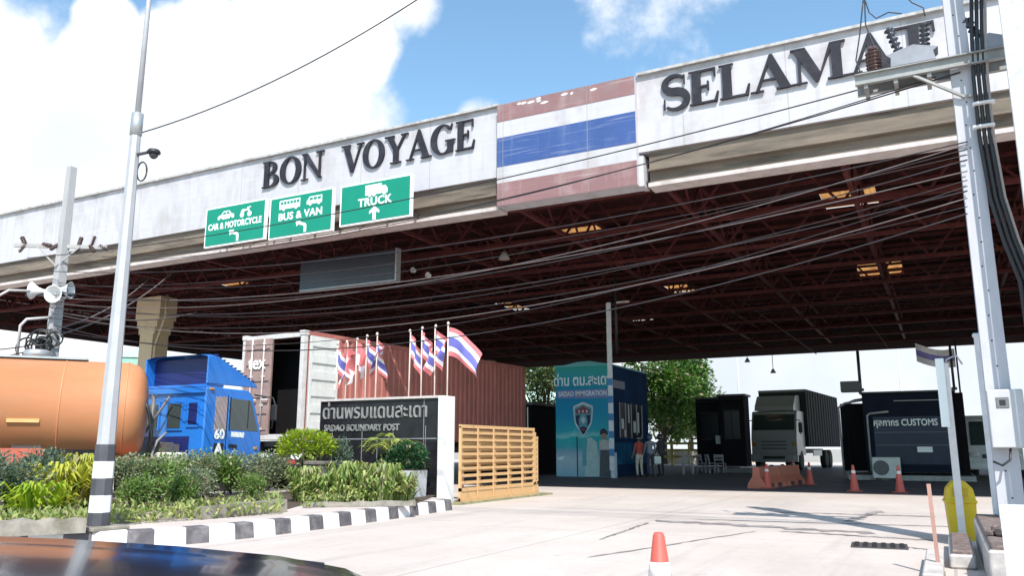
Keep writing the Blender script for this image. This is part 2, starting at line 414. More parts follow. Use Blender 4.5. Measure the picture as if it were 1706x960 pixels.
def fascia_mat(name, col, dirt, amt, lines=True):
    m = M(name, col, .6, var=.05, scale=1.2, stretch=(1, 1, .5), dirt=dirt, dirt_amt=amt, dscale=1.4)
    n, l = m.node_tree.nodes, m.node_tree.links; b = n['Principled BSDF']
    src = b.inputs['Base Color'].links[0].from_socket
    t = n.new('ShaderNodeTexCoord')
    # thin vertical rain streaks and scratches
    mp = n.new('ShaderNodeMapping'); mp.inputs['Scale'].default_value = (3.5, 1, .25); l.new(t.outputs['Object'], mp.inputs[0])
    k = n.new('ShaderNodeTexNoise'); k.inputs['Scale'].default_value = 1.6; k.inputs['Detail'].default_value = 7; l.new(mp.outputs[0], k.inputs['Vector'])
    q = n.new('ShaderNodeMapRange'); q.inputs[1].default_value = .56; q.inputs[2].default_value = .75; q.inputs[4].default_value = .4; l.new(k.outputs['Fac'], q.inputs[0])
    x = n.new('ShaderNodeMixRGB'); x.inputs[2].default_value = (*dirt, 1); l.new(src, x.inputs[1]); l.new(q.outputs[0], x.inputs[0])
    # horizontal board joints
    s = n.new('ShaderNodeSeparateXYZ'); l.new(t.outputs['Object'], s.inputs[0])
    w = n.new('ShaderNodeMath'); w.operation = 'MULTIPLY'; w.inputs[1].default_value = 5.0; l.new(s.outputs['Z'], w.inputs[0])
    fr = n.new('ShaderNodeMath'); fr.operation = 'PINGPONG'; fr.inputs[1].default_value = .5; l.new(w.outputs[0], fr.inputs[0])
    bp = n.new('ShaderNodeBump'); bp.inputs['Strength'].default_value = .2; bp.inputs['Distance'].default_value = .012; l.new(fr.outputs[0], bp.inputs['Height'])
    l.new(bp.outputs[0], b.inputs['Normal'])
    # long horizontal scrapes
    mp2 = n.new('ShaderNodeMapping'); mp2.inputs['Scale'].default_value = (.5, 1, 14); l.new(t.outputs['Object'], mp2.inputs[0])
    k2 = n.new('ShaderNodeTexNoise'); k2.inputs['Scale'].default_value = 1.3; k2.inputs['Detail'].default_value = 6; l.new(mp2.outputs[0], k2.inputs['Vector'])
    q2 = n.new('ShaderNodeMapRange'); q2.inputs[1].default_value = .60; q2.inputs[2].default_value = .72; q2.inputs[4].default_value = .45; l.new(k2.outputs['Fac'], q2.inputs[0])
    x2 = n.new('ShaderNodeMixRGB'); x2.inputs[2].default_value = (*[min(.75, c * .55 + .28) for c in col], 1); l.new(x.outputs[0], x2.inputs[1]); l.new(q2.outputs[0], x2.inputs[0])
    zr = n.new('ShaderNodeMapRange'); zr.inputs[1].default_value = 9.85; zr.inputs[2].default_value = 10.36; l.new(s.outputs['Z'], zr.inputs[0])
    k3 = n.new('ShaderNodeTexNoise'); k3.inputs['Scale'].default_value = 1.1; k3.inputs['Detail'].default_value = 9; k3.inputs['Roughness'].default_value = .7; l.new(t.outputs['Object'], k3.inputs['Vector'])
    q3 = n.new('ShaderNodeMapRange'); q3.inputs[1].default_value = .44; q3.inputs[2].default_value = .66; l.new(k3.outputs['Fac'], q3.inputs[0])
    ml = n.new('ShaderNodeMath'); ml.operation = 'MULTIPLY'; l.new(zr.outputs[0], ml.inputs[0]); l.new(q3.outputs[0], ml.inputs[1])
    m7 = n.new('ShaderNodeMath'); m7.operation = 'MULTIPLY'; m7.inputs[1].default_value = .75; l.new(ml.outputs[0], m7.inputs[0])
    x3 = n.new('ShaderNodeMixRGB'); x3.inputs[2].default_value = (.22, .20, .19, 1); l.new(x2.outputs[0], x3.inputs[1]); l.new(m7.outputs[0], x3.inputs[0])
    sx_ = n.new('ShaderNodeMath'); sx_.operation = 'PINGPONG'; sx_.inputs[1].default_value = 1.22; l.new(s.outputs['X'], sx_.inputs[0])
    lt = n.new('ShaderNodeMath'); lt.operation = 'LESS_THAN'; lt.inputs[1].default_value = .012; l.new(sx_.outputs[0], lt.inputs[0])
    l5 = n.new('ShaderNodeMath'); l5.operation = 'MULTIPLY'; l5.inputs[1].default_value = .55; l.new(lt.outputs[0], l5.inputs[0])
    x4 = n.new('ShaderNodeMixRGB'); x4.inputs[2].default_value = (.25, .23, .22, 1); l.new(x3.outputs[0], x4.inputs[1]); l.new(l5.outputs[0], x4.inputs[0])
    l.new(x4.outputs[0], b.inputs['Base Color'])
    return m
fw = fascia_mat('fascia_white', (.47, .455, .485), (.33, .29, .27), .55)
mb = MB()
# white wall built as panels with a slightly uneven top edge
xs = [X0 + i * 2.0 for i in range(int((X1 - X0) / 2) + 1)]
mb.box(((X0 - 9.94) / 2, FY + .2, 9.345), (-9.94 - X0, .4, 2.01)); mb.box(((X1 - 6.03) / 2, FY + .2, 9.345), (X1 + 6.03, .4, 2.01))
cb(mb, 'fascia_wall', fw)
mb = MB()
mb.box(((X0 - 9.96) / 2, FY + .16, 10.385), (-9.96 - X0, .52, .07)); mb.box(((X1 - 6.0) / 2, FY + .16, 10.385), (X1 + 6.0, .52, .07))
cb(mb, 'coping', M('coping_grey', (.40, .39, .38), .8, var=.3, dirt=(.18, .16, .15), dirt_amt=.7))
beam_m = M('weathered_beam', (.165, .13, .10), .8, var=.4, scale=1.6, stretch=(.35, 1, 2.6), bump=.25, dirt=(.05, .04, .03), dirt_amt=.85, dscale=1.5)
mb = MB()
for xa, xb in ((X0, -9.965), (-5.8, X1)):
    c = (xa + xb) / 2; w = xb - xa
    mb.box((c, FY + .30, 8.09), (w, .40, .50)); mb.box((c, FY + .21, 7.84), (w, .50, .04)); mb.box((c, FY + .34, 7.67), (w, .44, .30))
cb(mb, 'beam', beam_m)
mb = MB()
for xa, xb in ((X0, -9.965), (-5.8, X1)):
    c = (xa + xb) / 2; w = xb - xa
    mb.box((c, FY + .24, 7.46), (w, .54, .10))
cb(mb, 'beam_ledge', M('pale_ledge', (.52, .46, .44), .75, var=.12, dirt=(.25, .2, .18), dirt_amt=.5))
# flag panel, projecting slightly
mb = MB(); mb.box((-7.985, FY + .12, 8.9), (3.91, .55, 2.86)); mb.box((-5.97, FY + .2, 7.85), (.12, .45, .78))
cb(mb, 'flag_panel', fw)
bands = [(10.33, 9.84, 'r'), (9.38, 8.56, 'b'), (8.10, 7.47, 'r')]
red_f = fascia_mat('faded_flag_red', (.23, .12, .12), (.38, .28, .26), .5)
blue_f = fascia_mat('flag_blue', (.032, .075, .235), (.16, .22, .36), .25)
for z1, z0, k in bands:
    mb = MB(); mb.box((-7.985, FY - .158, (z1 + z0) / 2), (3.90, .012, z1 - z0)); cb(mb, 'flag_band', red_f if k == 'r' else blue_f)
# peeled paint flakes along the flag's top band
fl = MB(); rf = random.Random(3)
for k in range(9):
    x = -9.3 + rf.random() * 2.6; z = 10.12 + rf.random() * .15; w = .04 + rf.random() * .10
    fl.prism([(-w, 0), (-w * .3, .03), (w * .4, .035), (w, .005), (w * .3, -.025), (-w * .5, -.03)], plane_tf((x, FY - .166, z), (1, 0, 0), (0, 0, 1), (0, -1, 0)), 0, -.002)
cb(fl, 'peeled_paint', white_paint)

# ---- serif letters
def ell(cx, cy, rx, ry, a0, a1, n=18): return [(cx + rx * math.cos(R(a0 + (a1 - a0) * i / n)), cy + ry * math.sin(R(a0 + (a1 - a0) * i / n))) for i in range(n + 1)]
def rect(x0, y0, x1, y1): return [(x0, y0), (x1, y0), (x1, y1), (x0, y1)]
TK, TN, SF = .205, .07, .05
def glyph(ch):
    P, ST = [], []; w = .7
    if ch in 'BEL':
        P += [rect(.07, 0, .07 + TK, 1), rect(0, 0, .07 + TK + .05, SF), rect(0, 1 - SF, .07 + TK + .05, 1)]
    if ch == 'B':
        ST += [(ell(.28, .755, .32, .245, -90, 90), ell(.28, .755, .15, .19, -90, 90)), (ell(.30, .265, .40, .265, -90, 90), ell(.30, .265, .20, .21, -90, 90))]
        P += [rect(.2, .945, .3, 1), rect(.2, 0, .32, .055), rect(.2, .50, .32, .555)]; w = .74
    if ch == 'E':
        P += [rect(.2, 1 - .06, .62, 1), rect(.2, 0, .64, .06), rect(.2, .48, .46, .54), [(.56, 1), (.62, 1), (.62, .74), (.585, .74)], [(.56, 0), (.64, 0), (.68, .29), (.645, .29)], rect(.42, .38, .46, .64)]; w = .70
    if ch == 'L':
        P += [rect(.2, 0, .64, .06), [(.55, 0), (.64, 0), (.68, .32), (.64, .32)]]; w = .70
    if ch == 'O':
        ST += [(ell(.44, .5, .44, .52, 0, 360, 40), ell(.44, .5, .225, .46, 0, 360, 40))]; w = .9
    if ch == 'G':
        ST += [(ell(.44, .5, .44, .52, 42, 335, 32), ell(.46, .5, .235, .46, 42, 335, 32))]
        P += [rect(.62, .03, .62 + TK, .46), rect(.54, .41, .90, .46), [(.70, .80), (.75, .80), (.80, 1.0), (.765, 1.0)]]; w = .92
    if ch == 'N':
        P += [rect(.10, 0, .165, 1), rect(0, 0, .28, SF), [(.0, 1), (.22, 1), (.84, 0), (.70, 0)], rect(.70, 0, .77, 1), rect(.58, 1 - SF, .90, 1), rect(0, 1 - SF, .2, 1)]; w = .92
    if ch == 'V':
        P += [[(.06, 1), (.27, 1), (.53, .2), (.44, -.02), (.40, -.02)], [(.44, -.02), (.49, -.02), (.84, 1), (.765, 1)], rect(-.02, 1 - SF, .36, 1), rect(.62, 1 - SF, .92, 1)]; w = .88
    if ch == 'Y':
        P += [[(.05, 1), (.27, 1), (.53, .45), (.34, .45)], [(.50, .42), (.53, .50), (.82, 1), (.74, 1), (.44, .48)], rect(.33, 0, .33 + TK, .5), rect(.22, 0, .64, SF), rect(-.02, 1 - SF, .36, 1), rect(.62, 1 - SF, .90, 1)]; w = .86
    if ch == 'A':
        P += [[(.08, 0), (.15, 0), (.46, .95), (.43, 1.02), (.42, 1.02)], [(.42, 1.02), (.49, 1.02), (.86, 0), (.63, 0), (.38, .74)], rect(.22, .29, .66, .345), rect(-.02, 0, .27, SF), rect(.54, 0, .94, SF)]; w = .90
    if ch == 'M':
        P += [rect(.11, 0, .17, 1), rect(0, 0, .29, SF), [(.0, 1), (.28, 1), (.58, .22), (.50, 0), (.46, 0)], [(.49, 0), (.53, .04), (.86, 1), (.78, 1)], rect(.80, 0, .80 + TK, 1), rect(.70, 0, 1.10, SF), rect(.80, 1 - SF, 1.10, 1), rect(-.03, 1 - SF, .2, 1)]; w = 1.12
    if ch == 'T':
        P += [rect(.28, 0, .28 + TK, 1), rect(.17, 0, .60, SF), rect(.0, 1 - .06, .77, 1), [(.0, 1), (.05, 1), (.035, .72), (-.01, .72)], [(.77, 1), (.72, 1), (.735, .72), (.78, .72)]]; w = .80
    if ch == 'S':
        sp = []
        for i in range(41):
            t = i / 40
            if t < .5: a = R(40 + (270 - 40) * t * 2); c = (.33 + .25 * math.cos(a), .755 + .235 * math.sin(a))
            else: a = R(90 - (230) * (t - .5) * 2); c = (.33 + .27 * math.cos(a), .26 + .26 * math.sin(a))
            sp.append((c[0], c[1]))
        A, B = [], []
        for i, (x, y) in enumerate(sp):
            x0, y0 = sp[max(0, i - 1)]; x1, y1 = sp[min(40, i + 1)]; tx, ty = x1 - x0, y1 - y0; q = math.hypot(tx, ty) or 1
            t = i / 40; wd = .035 + .085 * math.exp(-((t - .5) / .2) ** 2) + .02 * math.exp(-((t - .2) / .12) ** 2) + .02 * math.exp(-((t - .8) / .12) ** 2)
            A.append((x - ty / q * wd, y + tx / q * wd)); B.append((x + ty / q * wd, y - tx / q * wd))
        ST += [(A, B)]; P += [[(.53, .98), (.565, .98), (.565, .70), (.535, .70)], [(.05, .03), (.085, .03), (.085, .33), (.055, .33)]]; w = .66
    return P, ST, w
letter_m = M('letter_slate', (.024, .023, .031), .6, var=.2, spec=.2, dirt=(.06, .06, .07), dirt_amt=.5)
def word(txt, xa, xb, z, cap, scale_x=None):
    adv = [glyph(c)[2] for c in txt]; tot = sum(adv); sx = (xb - xa) / tot
    x = xa
    for c, a in zip(txt, adv):
        P, ST, _ = glyph(c); tf0 = plane_tf((x, FY, z), (sx, 0, 0), (0, 0, cap), (0, -1, 0))
        mb = MB(); k = 0
        for A, B in ST: mb.strip(A, B, tf0, .075 + k * .0015, .03, 0); k += 1
        for p in P: mb.prism(p, tf0, .075 + k * .0015, .03 - k * .001, 0); k += 1
        cb(mb, 'letter', letter_m); x += a * sx
word('BON', -18.55, -16.02, 9.30, .87)
word('VOYAGE', -15.35, -10.68, 9.28, .87)
word('SELAMAT', -5.38, .66, 9.27, .88)

# ---- roof: sheet with skylight holes, trusses, purlins
RZ = 9.0; RY0, RY1 = FY + .42, 55.0
sky_cells = [(-11.9, -10.3, 26.2, 27.4), (-2.75, -1.15, 26.0, 27.9), (-11.5, -10.4, 38.0, 40.0), (-21.2, -20.3, 38.5, 41.0), (-2.7, -.9, 37.5, 40.2), (-30.5, -29.0, 27, 28.5), (5.5, 7, 30, 32), (-16.5, -15.2, 46, 48)]
ys = sorted(set([RY0, RY1] + [c[2] for c in sky_cells] + [c[3] for c in sky_cells])); xs = sorted(set([X0, X1] + [c[0] for c in sky_cells] + [c[1] for c in sky_cells]))
mb = MB()
for i in range(len(xs) - 1):
    for j in range(len(ys) - 1):
        cx, cy = (xs[i] + xs[i + 1]) / 2, (ys[j] + ys[j + 1]) / 2
        if any(c[0] < cx < c[1] and c[2] < cy < c[3] for c in sky_cells): continue
        mb.add([(xs[i], ys[j], RZ), (xs[i + 1], ys[j], RZ), (xs[i + 1], ys[j + 1], RZ), (xs[i], ys[j + 1], RZ)], [(0, 1, 2, 3)])
def corrug(m, sx, depth=.02):
    n, l = m.node_tree.nodes, m.node_tree.links; t = n.new('ShaderNodeTexCoord'); s = n.new('ShaderNodeSeparateXYZ'); l.new(t.outputs['Object'], s.inputs[0])
    w = n.new('ShaderNodeMath'); w.operation = 'MULTIPLY'; w.inputs[1].default_value = sx; l.new(s.outputs['X'], w.inputs[0])
    sn = n.new('ShaderNodeMath'); sn.operation = 'SINE'; l.new(w.outputs[0], sn.inputs[0])
    bp = n.new('ShaderNodeBump'); bp.inputs['Distance'].default_value = depth; bp.inputs['Strength'].default_value = .8; l.new(sn.outputs[0], bp.inputs['Height']); l.new(bp.outputs[0], n['Principled BSDF'].inputs['Normal'])
    return m
cb(mb, 'roof_sheet', corrug(M('roof_sheet_dark', (.040, .014, .013), .8, var=.3, scale=1.5, dirt=(.015, .01, .01), dirt_amt=.5, spec=.1), 24))
fibre = bpy.data.materials.new('amber_fibreglass'); fibre.use_nodes = True
fn, flk = fibre.node_tree.nodes, fibre.node_tree.links
tb = fn.new('ShaderNodeBsdfTranslucent'); tb.inputs['Color'].default_value = (.34, .15, .045, 1)
fnz = fn.new('ShaderNodeTexNoise'); fnz.inputs['Scale'].default_value = 7; frmp = fn.new('ShaderNodeMixRGB'); frmp.inputs[1].default_value = (.10, .04, .015, 1); frmp.inputs[2].default_value = (.45, .22, .07, 1)
ftc = fn.new('ShaderNodeTexCoord'); fmp = fn.new('ShaderNodeMapping'); fmp.inputs['Scale'].default_value = (1, .12, 1); flk.new(ftc.outputs['Object'], fmp.inputs[0]); flk.new(fmp.outputs[0], fnz.inputs['Vector']); flk.new(fnz.outputs['Fac'], frmp.inputs[0]); flk.new(frmp.outputs[0], tb.inputs['Color']); flk.new(tb.outputs[0], fn['Material Output'].inputs['Surface'])
for c in sky_cells:
    mb = MB(); mb.add([(c[0], c[2], RZ + .02), (c[1], c[2], RZ + .02), (c[1], c[3], RZ + .02), (c[0], c[3], RZ + .02)], [(0, 1, 2, 3)])
    cb(mb, 'skylight', fibre)
def truss(p, q, zt, zb, n, w=.09, dz=0):
    mb = MB(); p, q = Vector(p), Vector(q)
    mb.bar((p.x, p.y, zt), (q.x, q.y, zt), w * 1.3, w * 1.3); mb.bar((p.x, p.y, zb), (q.x, q.y, zb), w * 1.5, w * 1.3)
    for i in range(n):
        a_, b_, m_ = p.lerp(q, i / n), p.lerp(q, (i + 1) / n), p.lerp(q, (i + .5) / n)
        mb.bar((a_.x, a_.y, zt), (m_.x, m_.y, zb), w * .7); mb.bar((m_.x, m_.y, zb), (b_.x, b_.y, zt), w * .7)
    return mb
for i, y in enumerate([19.1, 22.6, 26.5, 30.5, 34.5, 38.5, 42.5, 46.5, 50.5, 54.4]):
    cb(truss((X0 + .2, y), (X1 - .2, y), 8.85, 7.62, 34), 'truss', red_oxide)
for i in range(17):
    x = -43.5 + i * 4.2
    cb(truss((x, RY0 + .1), (x, RY1 - .1), 8.78, 7.72, 18, .08), 'cross_truss', red_oxide)
for i in range(30):
    y = 19.7 + i * 1.19
    mb = MB(); mb.bar((X0 + .1, y, 8.93), (X1 - .1, y, 8.93), .07, .10); cb(mb, 'purlin', red_oxide)
# eave beams of the open sides
mb = MB(); mb.box(((X0 + X1) / 2, RY1 + .1, 8.13), (X1 - X0, .12, 1.86)); cb(mb, 'rear_eave_board', M('eave_board_dark', (.06, .035, .035), .7, var=.25))
mb = MB(); mb.box((X0 - .1, (RY0 + RY1) / 2, 8.3), (.12, RY1 - RY0, 1.8)); cb(mb, 'side_eave_board', M('eave_board_dark', (.06, .035, .035), .7))
# concrete columns with stepped corbels
col_m = M('cream_column', (.50, .40, .27), .75, var=.12, scale=2, dirt=(.25, .19, .12), dirt_amt=.5)
for (x, y) in ((-29.75, 23.6), (12.5, 23.6), (-29.75, 52.5), (12.5, 52.5)):
    mb = MB(); mb.box((x, y, 2.98), (.80, .80, 5.96)); mb.box((x, y, 6.1), (1.0, .82, .28)); mb.box((x, y, 6.40), (1.25, .84, .32)); mb.box((x, y, 7.06), (1.5, .86, 1.0))
    cb(mb, 'column', col_m)
mb = MB(); mb.tube([(-28.9, 23.0, .2), (-28.9, 23.0, 5.4), (-28.4, 23.0, 6.6), (-28.4, 23.0, 7.5)], .06); cb(mb, 'downpipe', M('downpipe_tan', (.4, .3, .2), .6))

# ================================================================== DIRECTION SIGNS
green = M('sign_green', (.0, .215, .135), .45, var=.06, scale=2)
sign_white = M('sign_white', (.80, .82, .80), .5, var=.03)
def sil(kind):
    if kind == 'car': return [[(-.36, 0), (-.36, .11), (-.22, .16), (-.1, .27), (.14, .27), (.24, .16), (.36, .13), (.36, 0), (.28, 0), (.25, .05), (.19, .05), (.16, 0), (-.16, 0), (-.19, .05), (-.25, .05), (-.28, 0)]]
    if kind == 'moto': return [ell(-.15, .06, .085, .085, 0, 360, 14)[:-1], ell(.16, .06, .085, .085, 0, 360, 14)[:-1], [(-.15, .08), (-.02, .17), (.1, .17), (.16, .08), (.18, .1), (.12, .24), (.2, .26), (.2, .29), (.07, .28), (.04, .21), (-.12, .24), (-.2, .18)]]
    if kind == 'bus': return [[(-.42, .04), (-.42, .30), (-.38, .33), (.42, .33), (.42, .04), (.32, .04), (.29, -.01), (.23, -.01), (.2, .04), (-.18, .04), (-.21, -.01), (-.27, -.01), (-.3, .04)]]
    if kind == 'van': return [[(-.30, .04), (-.30, .14), (-.18, .28), (.30, .28), (.30, .04), (.24, .04), (.21, -.01), (.15, -.01), (.12, .04), (-.1, .04), (-.13, -.01), (-.19, -.01), (-.22, .04)]]
    return [[(-.4, .05), (-.4, .36), (.18, .36), (.18, .05)], [(.2, .05), (.2, .28), (.32, .28), (.4, .17), (.4, .05)], ell(-.24, .05, .06, .06, 0, 360, 12)[:-1], ell(-.08, .05, .06, .06, 0, 360, 12)[:-1], ell(.29, .05, .06, .06, 0, 360, 12)[:-1]]
def wins(kind):
    if kind == 'car': return [[(-.17, .16), (-.08, .235), (0, .235), (0, .16)], [(.03, .16), (.03, .235), (.12, .235), (.19, .16)]]
    if kind == 'bus': return [rect(-.36 + i * .13, .19, -.26 + i * .13, .28) for i in range(6)]
    if kind == 'van': return [[(-.21, .16), (-.15, .24), (-.06, .24), (-.06, .16)], rect(-.03, .16, .1, .24), rect(.13, .16, .26, .24)]
    return []
def arrow(kind):
    if kind == 'up': return [[(-.055, -.24), (.055, -.24), (.055, .03), (.17, -.03), (.17, .06), (0, .22), (-.17, .06), (-.17, -.03), (-.055, .03)]]
    return [[(.12, -.24), (.21, -.24), (.21, .0), (.17, .07), (-.03, .14), (.02, .20), (-.2, .2), (-.16, .0), (-.09, .06), (.09, .0), (.12, -.05)]]
def sign(x0, x1, z0, z1, pics, txt, tsx, arr, label, tsize=.26, ax=0.0):
    xc = (x0 + x1) / 2; SY = 17.35; w, hh = x1 - x0, z1 - z0
    t = thing('direction_sign', label, 'road sign', (xc, SY, z0), 0, 'green lane signs hung on the white fascia')
    MB().box((0, .05, hh / 2), (w, .10, hh)).build('sign_frame', sign_white, t)
    MB().box((0, -.006, hh / 2), (w - .10, .012, hh - .10)).build('panel', green, t)
    tf = plane_tf((0, -.012, 0), (1, 0, 0), (0, 0, 1), (0, -1, 0))
    mb = MB()
    for k, (kind, px, pz, s) in enumerate(pics):
        tk = lambda x, y, d, px=px, pz=pz, s=s: tf(px + x * s, pz + y * s, d)
        for j, p in enumerate(sil(kind)): mb.prism(p, tk, .006 + j * .0015, 0, 0)
        for p in wins(kind): mb.prism(p, tk, .011, .0075, 1)
    mb.build('pictogram', [sign_white, green], t)
    text_mb(txt, tsize, .006, lambda x, y, d: tf(x, hh * .49 + y, d), bold=.009, space=1.05, sx=tsx).build('lettering', sign_white, t)
    mb = MB()
    for p in arrow(arr): mb.prism(p, lambda x, y, d: tf(ax + x, hh * .22 + y * .85, d), .006, 0)
    mb.build('arrow', sign_white, t)
    for sx in (-w * .40, .0, w * .40):
        mb = MB(); mb.bar((sx, .10, .06), (sx - .25, FY - SY + .14, .34), .05, .07); mb.bar((sx, .13, .02), (sx, .13, hh - .02), .06, .06)
        mb.build('bracket', M('bracket_dark', (.05, .035, .035), .6), t)
sign(-19.95, -17.42, 7.30, 8.58, [('car', -.38, .84, .95), ('moto', .45, .82, 1.0)], 'CAR & MOTORCYCLE', .80, 'turn', 'green lane sign reading CAR & MOTORCYCLE, hung lowest along the fascia', .275)
sign(-17.26, -14.84, 7.24, 8.53, [('bus', -.42, .84, .95), ('van', .52, .86, .95)], 'BUS & VAN', 1.05, 'turn', 'green lane sign reading BUS & VAN with bus and van pictures', .31, .05)
sign(-14.58, -12.14, 7.30, 8.50, [('truck', .05, .74, .95)], 'TRUCK', 1.05, 'up', 'green lane sign reading TRUCK with straight arrow', .32)

# dark unlit display board hung under the roof edge
t = thing('display_board', 'dark unlit display board with pale frame hung under the canopy edge', 'display board', (-16.85, 20.5, 6.40))
MB().box((0, .1, .5), (3.95, .2, 1.0)).build('screen', M('dark_screen', (.045, .05, .065), .3, var=.15), t)
mb = MB(); mb.box((1.99, .09, .5), (.05, .24, 1.06)); mb.box((0, .09, -.02), (3.94, .24, .03)); mb.build('frame', steel, t)
for x in (-1.2, -.6, .9, 1.5):
    MB().bar((x, .1, 1.0), (x, .1, 1.35), .05).build('hanger', red_oxide, t)

# small things hung under the roof
def hung_lamp(p, label, drop, s=1.0, cat='lamp', col=None):
    t = thing('hanging_lamp', label, cat, p, 0, 'lamps hung under the canopy roof')
    MB().tube([(0, 0, 0), (0, 0, drop)], .02, 6).build('rod', dark_steel, t)
    MB().lathe([(.05, .12), (.09, .06), (.19, -.14), (.17, -.15), (.05, .0)], (0, 0, 0), 'Z', 16).build('lamp_shade', col or M('lamp_grey', (.3, .27, .25), .5), t)
p = PY(840, 425, 22.6); hung_lamp((p.x, p.y, p.z), 'grey bell lamp hung in front of the trusses beside the display board', 7.62 - p.z)
p = PY(1245, 600, 54); hung_lamp((p.x, p.y, p.z), 'small dark lamp hung high at the far roof edge above the parked truck', 7.62 - p.z)
p = PY(1288, 618, 54); hung_lamp((p.x, p.y, p.z), 'small dark lamp on the longer rod at the far roof edge', 7.62 - p.z)
for (x, y, lab) in ((687, 450, 'white spotlight under the roof, beside the dark display board'), (712, 458, 'white spotlight under the roof, farther right from the display board')):
    p = PY(x, y, 22.5); t = thing('spotlight', lab, 'spotlight', p, 0, 'white spotlights under the roof')
    MB().lathe([(.03, .16), (.07, .14), (.10, 0), (.08, .02)], (0, 0, 0), 'Y', 14).build('housing', white_paint, t)
    MB().bar((0, .1, .05), (0, .1, 7.62 - p.z), .03).build('bracket', dark_steel, t)

# ================================================================== BOUNDARY SIGN WALL, FLAGS, GATES
WY = 14.65
t = thing('boundary_sign_wall', 'black tiled sign wall with silver SADAO BOUNDARY POST lettering and white end pier', 'sign wall', (-11.0, WY, 0))
tile = M('black_granite', (.016, .016, .020), .22, var=.4, scale=4, spec=.22)
MB().box((0, .15, 1.105), (3.26, .30, 2.21)).build('wall', tile, t)
mb = MB()
mb.box((.1, -.004, 1.36), (2.9, .008, .022)); 
for i in range(7): mb.box((-1.25 + i * .42, -.004, .68 if i % 2 else .82), (.014, .008, 1.3 if i % 2 else 1.62))
mb.box((1.22, -.004, 1.7), (.012, .008, .98))
mb.build('grout', M('tile_grout', (.22, .22, .23), .7), t)
MB().box((1.71, .12, 1.125), (.15, .42, 2.25)).build('pier', white_paint, t)
MB().box((-.0, .13, 2.235), (3.24, .36, .05)).build('coping', M('pale_ledge', (.52, .46, .44)), t)
silver = M('silver_letter', (.27, .26, .255), .45, metal=.3, var=.35, scale=9)
tf = plane_tf((-.06, -.002, 0), (1, 0, 0), (0, 0, 1), (0, -1, 0))
text_mb('ด่านพรมแดนสะเดา', .44, .03, lambda x, y, d: tf(x - .05, 1.95 + y, d), bold=.004, sx=.88).build('thai_lettering', silver, t)
text_mb('SADAO BOUNDARY POST', .20, .03, lambda x, y, d: tf(x - .38, 1.60 + y, d), bold=.004, sx=.88).build('lettering', silver, t)

flag_red, flag_white, flag_blue = M('cloth_red', (.58, .16, .17), .8, var=.15), M('cloth_white', (.74, .70, .73), .8), M('cloth_blue', (.13, .13, .42), .8, var=.15)
def flag(loc, hgt, cloth_w, cloth_h, limp, label, seed, wind=0.0, kind='stripes'):
    rnd = random.Random(seed)
    t = thing('flag', label, 'flag', loc, 0, 'national flags on poles above the black sign wall')
    MB().tube([(0, 0, -.4), (rnd.uniform(-.03, .03), 0, hgt)], [.017, .014], 8).build('flag_pole', M('flag_pole_cream', (.62, .50, .44), .5), t)
    MB().lathe([(.0, .07), (.03, .04), (.03, .0), (.015, -.01)], (0, 0, hgt), 'Z', 10).build('finial', M('flag_pole_cream', (.62, .50, .44)), t)
    nx, ny = 22, 18; mb = MB(); vv = []
    for j in range(ny + 1):
        for i in range(nx + 1):
            a, b = i / nx, j / ny
            # limp cloth: fly end falls down, folds gather
            L_ = a * cloth_w
            ang = limp * (1 - math.exp(-3 * a)) if limp > .9 else limp * a ** .5
            fold = math.sin(a * (7 + seed % 4) + seed * 2.1 + b * (1 + seed % 3)) * (.04 + .012 * (seed % 3)) * a ** .5 * (.4 + limp)
            if limp > .9:
                x = .015 + .27 * a ** .65 * (1 - .35 * b) * (1 + .25 * math.sin(seed * 2.3)) + .035 * math.sin(b * 4 + seed * 1.7) * a
                z = hgt - .06 - b * cloth_h * (.85 + .1 * a) - L_ * (.55 + .12 * math.sin(seed * 1.3))
            else:
                x = .015 + L_ * math.cos(ang) + .04 * math.sin(b * 4 + seed * 1.7) * a
                z = hgt - .06 - b * cloth_h - L_ * math.sin(ang)
            y = fold * 1.6 + .10 * a * math.sin(b * 3 + seed)
            vv.append((x * wind if wind else x, y, z))
    ff = []; mi = []
    for j in range(ny):
        b = (j + .5) / ny; k = 0 if (b < 1 / 6 or b > 5 / 6) else (2 if 1 / 3 < b < 2 / 3 else 1)
        if kind == 'red': k = 0 if b < .5 else 1
        for i in range(nx):
            kk = k
            if kind == 'red' and .5 <= b < .8 and .3 < i / nx < .7: kk = 0
            mb.mi.append(kk); mb.sm.append(True); mb.f.append([j * (nx + 1) + i, (j + 1) * (nx + 1) + i, (j + 1) * (nx + 1) + i + 1, j * (nx + 1) + i + 1])
    mb.v = vv
    mb.build('cloth', [flag_red, flag_white, flag_blue], t)
    return t
FB = 2.24
fl_spec = [(-12.32, 1.40, .62, .62, 1.30, 'limp pale flag at the far left end of the flag row', 'stripes', -1), (-12.06, 1.42, .60, .60, 1.33, 'limp red and white flag second along the flag row', 'red', 1),
           (-11.76, 1.47, .66, .60, 1.25, 'limp flag on the red topped pole, third along the row', 'red', 1), (-11.48, 1.52, .72, .62, 1.22, 'limp blue striped flag touching the gap-side flag of the left cluster', 'stripes', 1),
           (-11.20, 1.55, .74, .62, 1.24, 'limp striped flag ending the left cluster, beside the wide gap', 'stripes', 1), (-10.30, 1.56, .70, .58, .98, 'drooping striped flag starting the right cluster after the wide gap', 'stripes', 1),
           (-9.97, 1.60, .70, .60, 1.34, 'limp narrow flag showing red folds, second in the right cluster', 'stripes', 1), (-9.62, 1.62, .72, .62, 1.27, 'long limp flag hanging beside the spread flag', 'stripes', -1),
           (-9.30, 1.66, .98, .62, .68, 'striped flag spread out widest in the breeze above white pier', 'stripes', 1)]
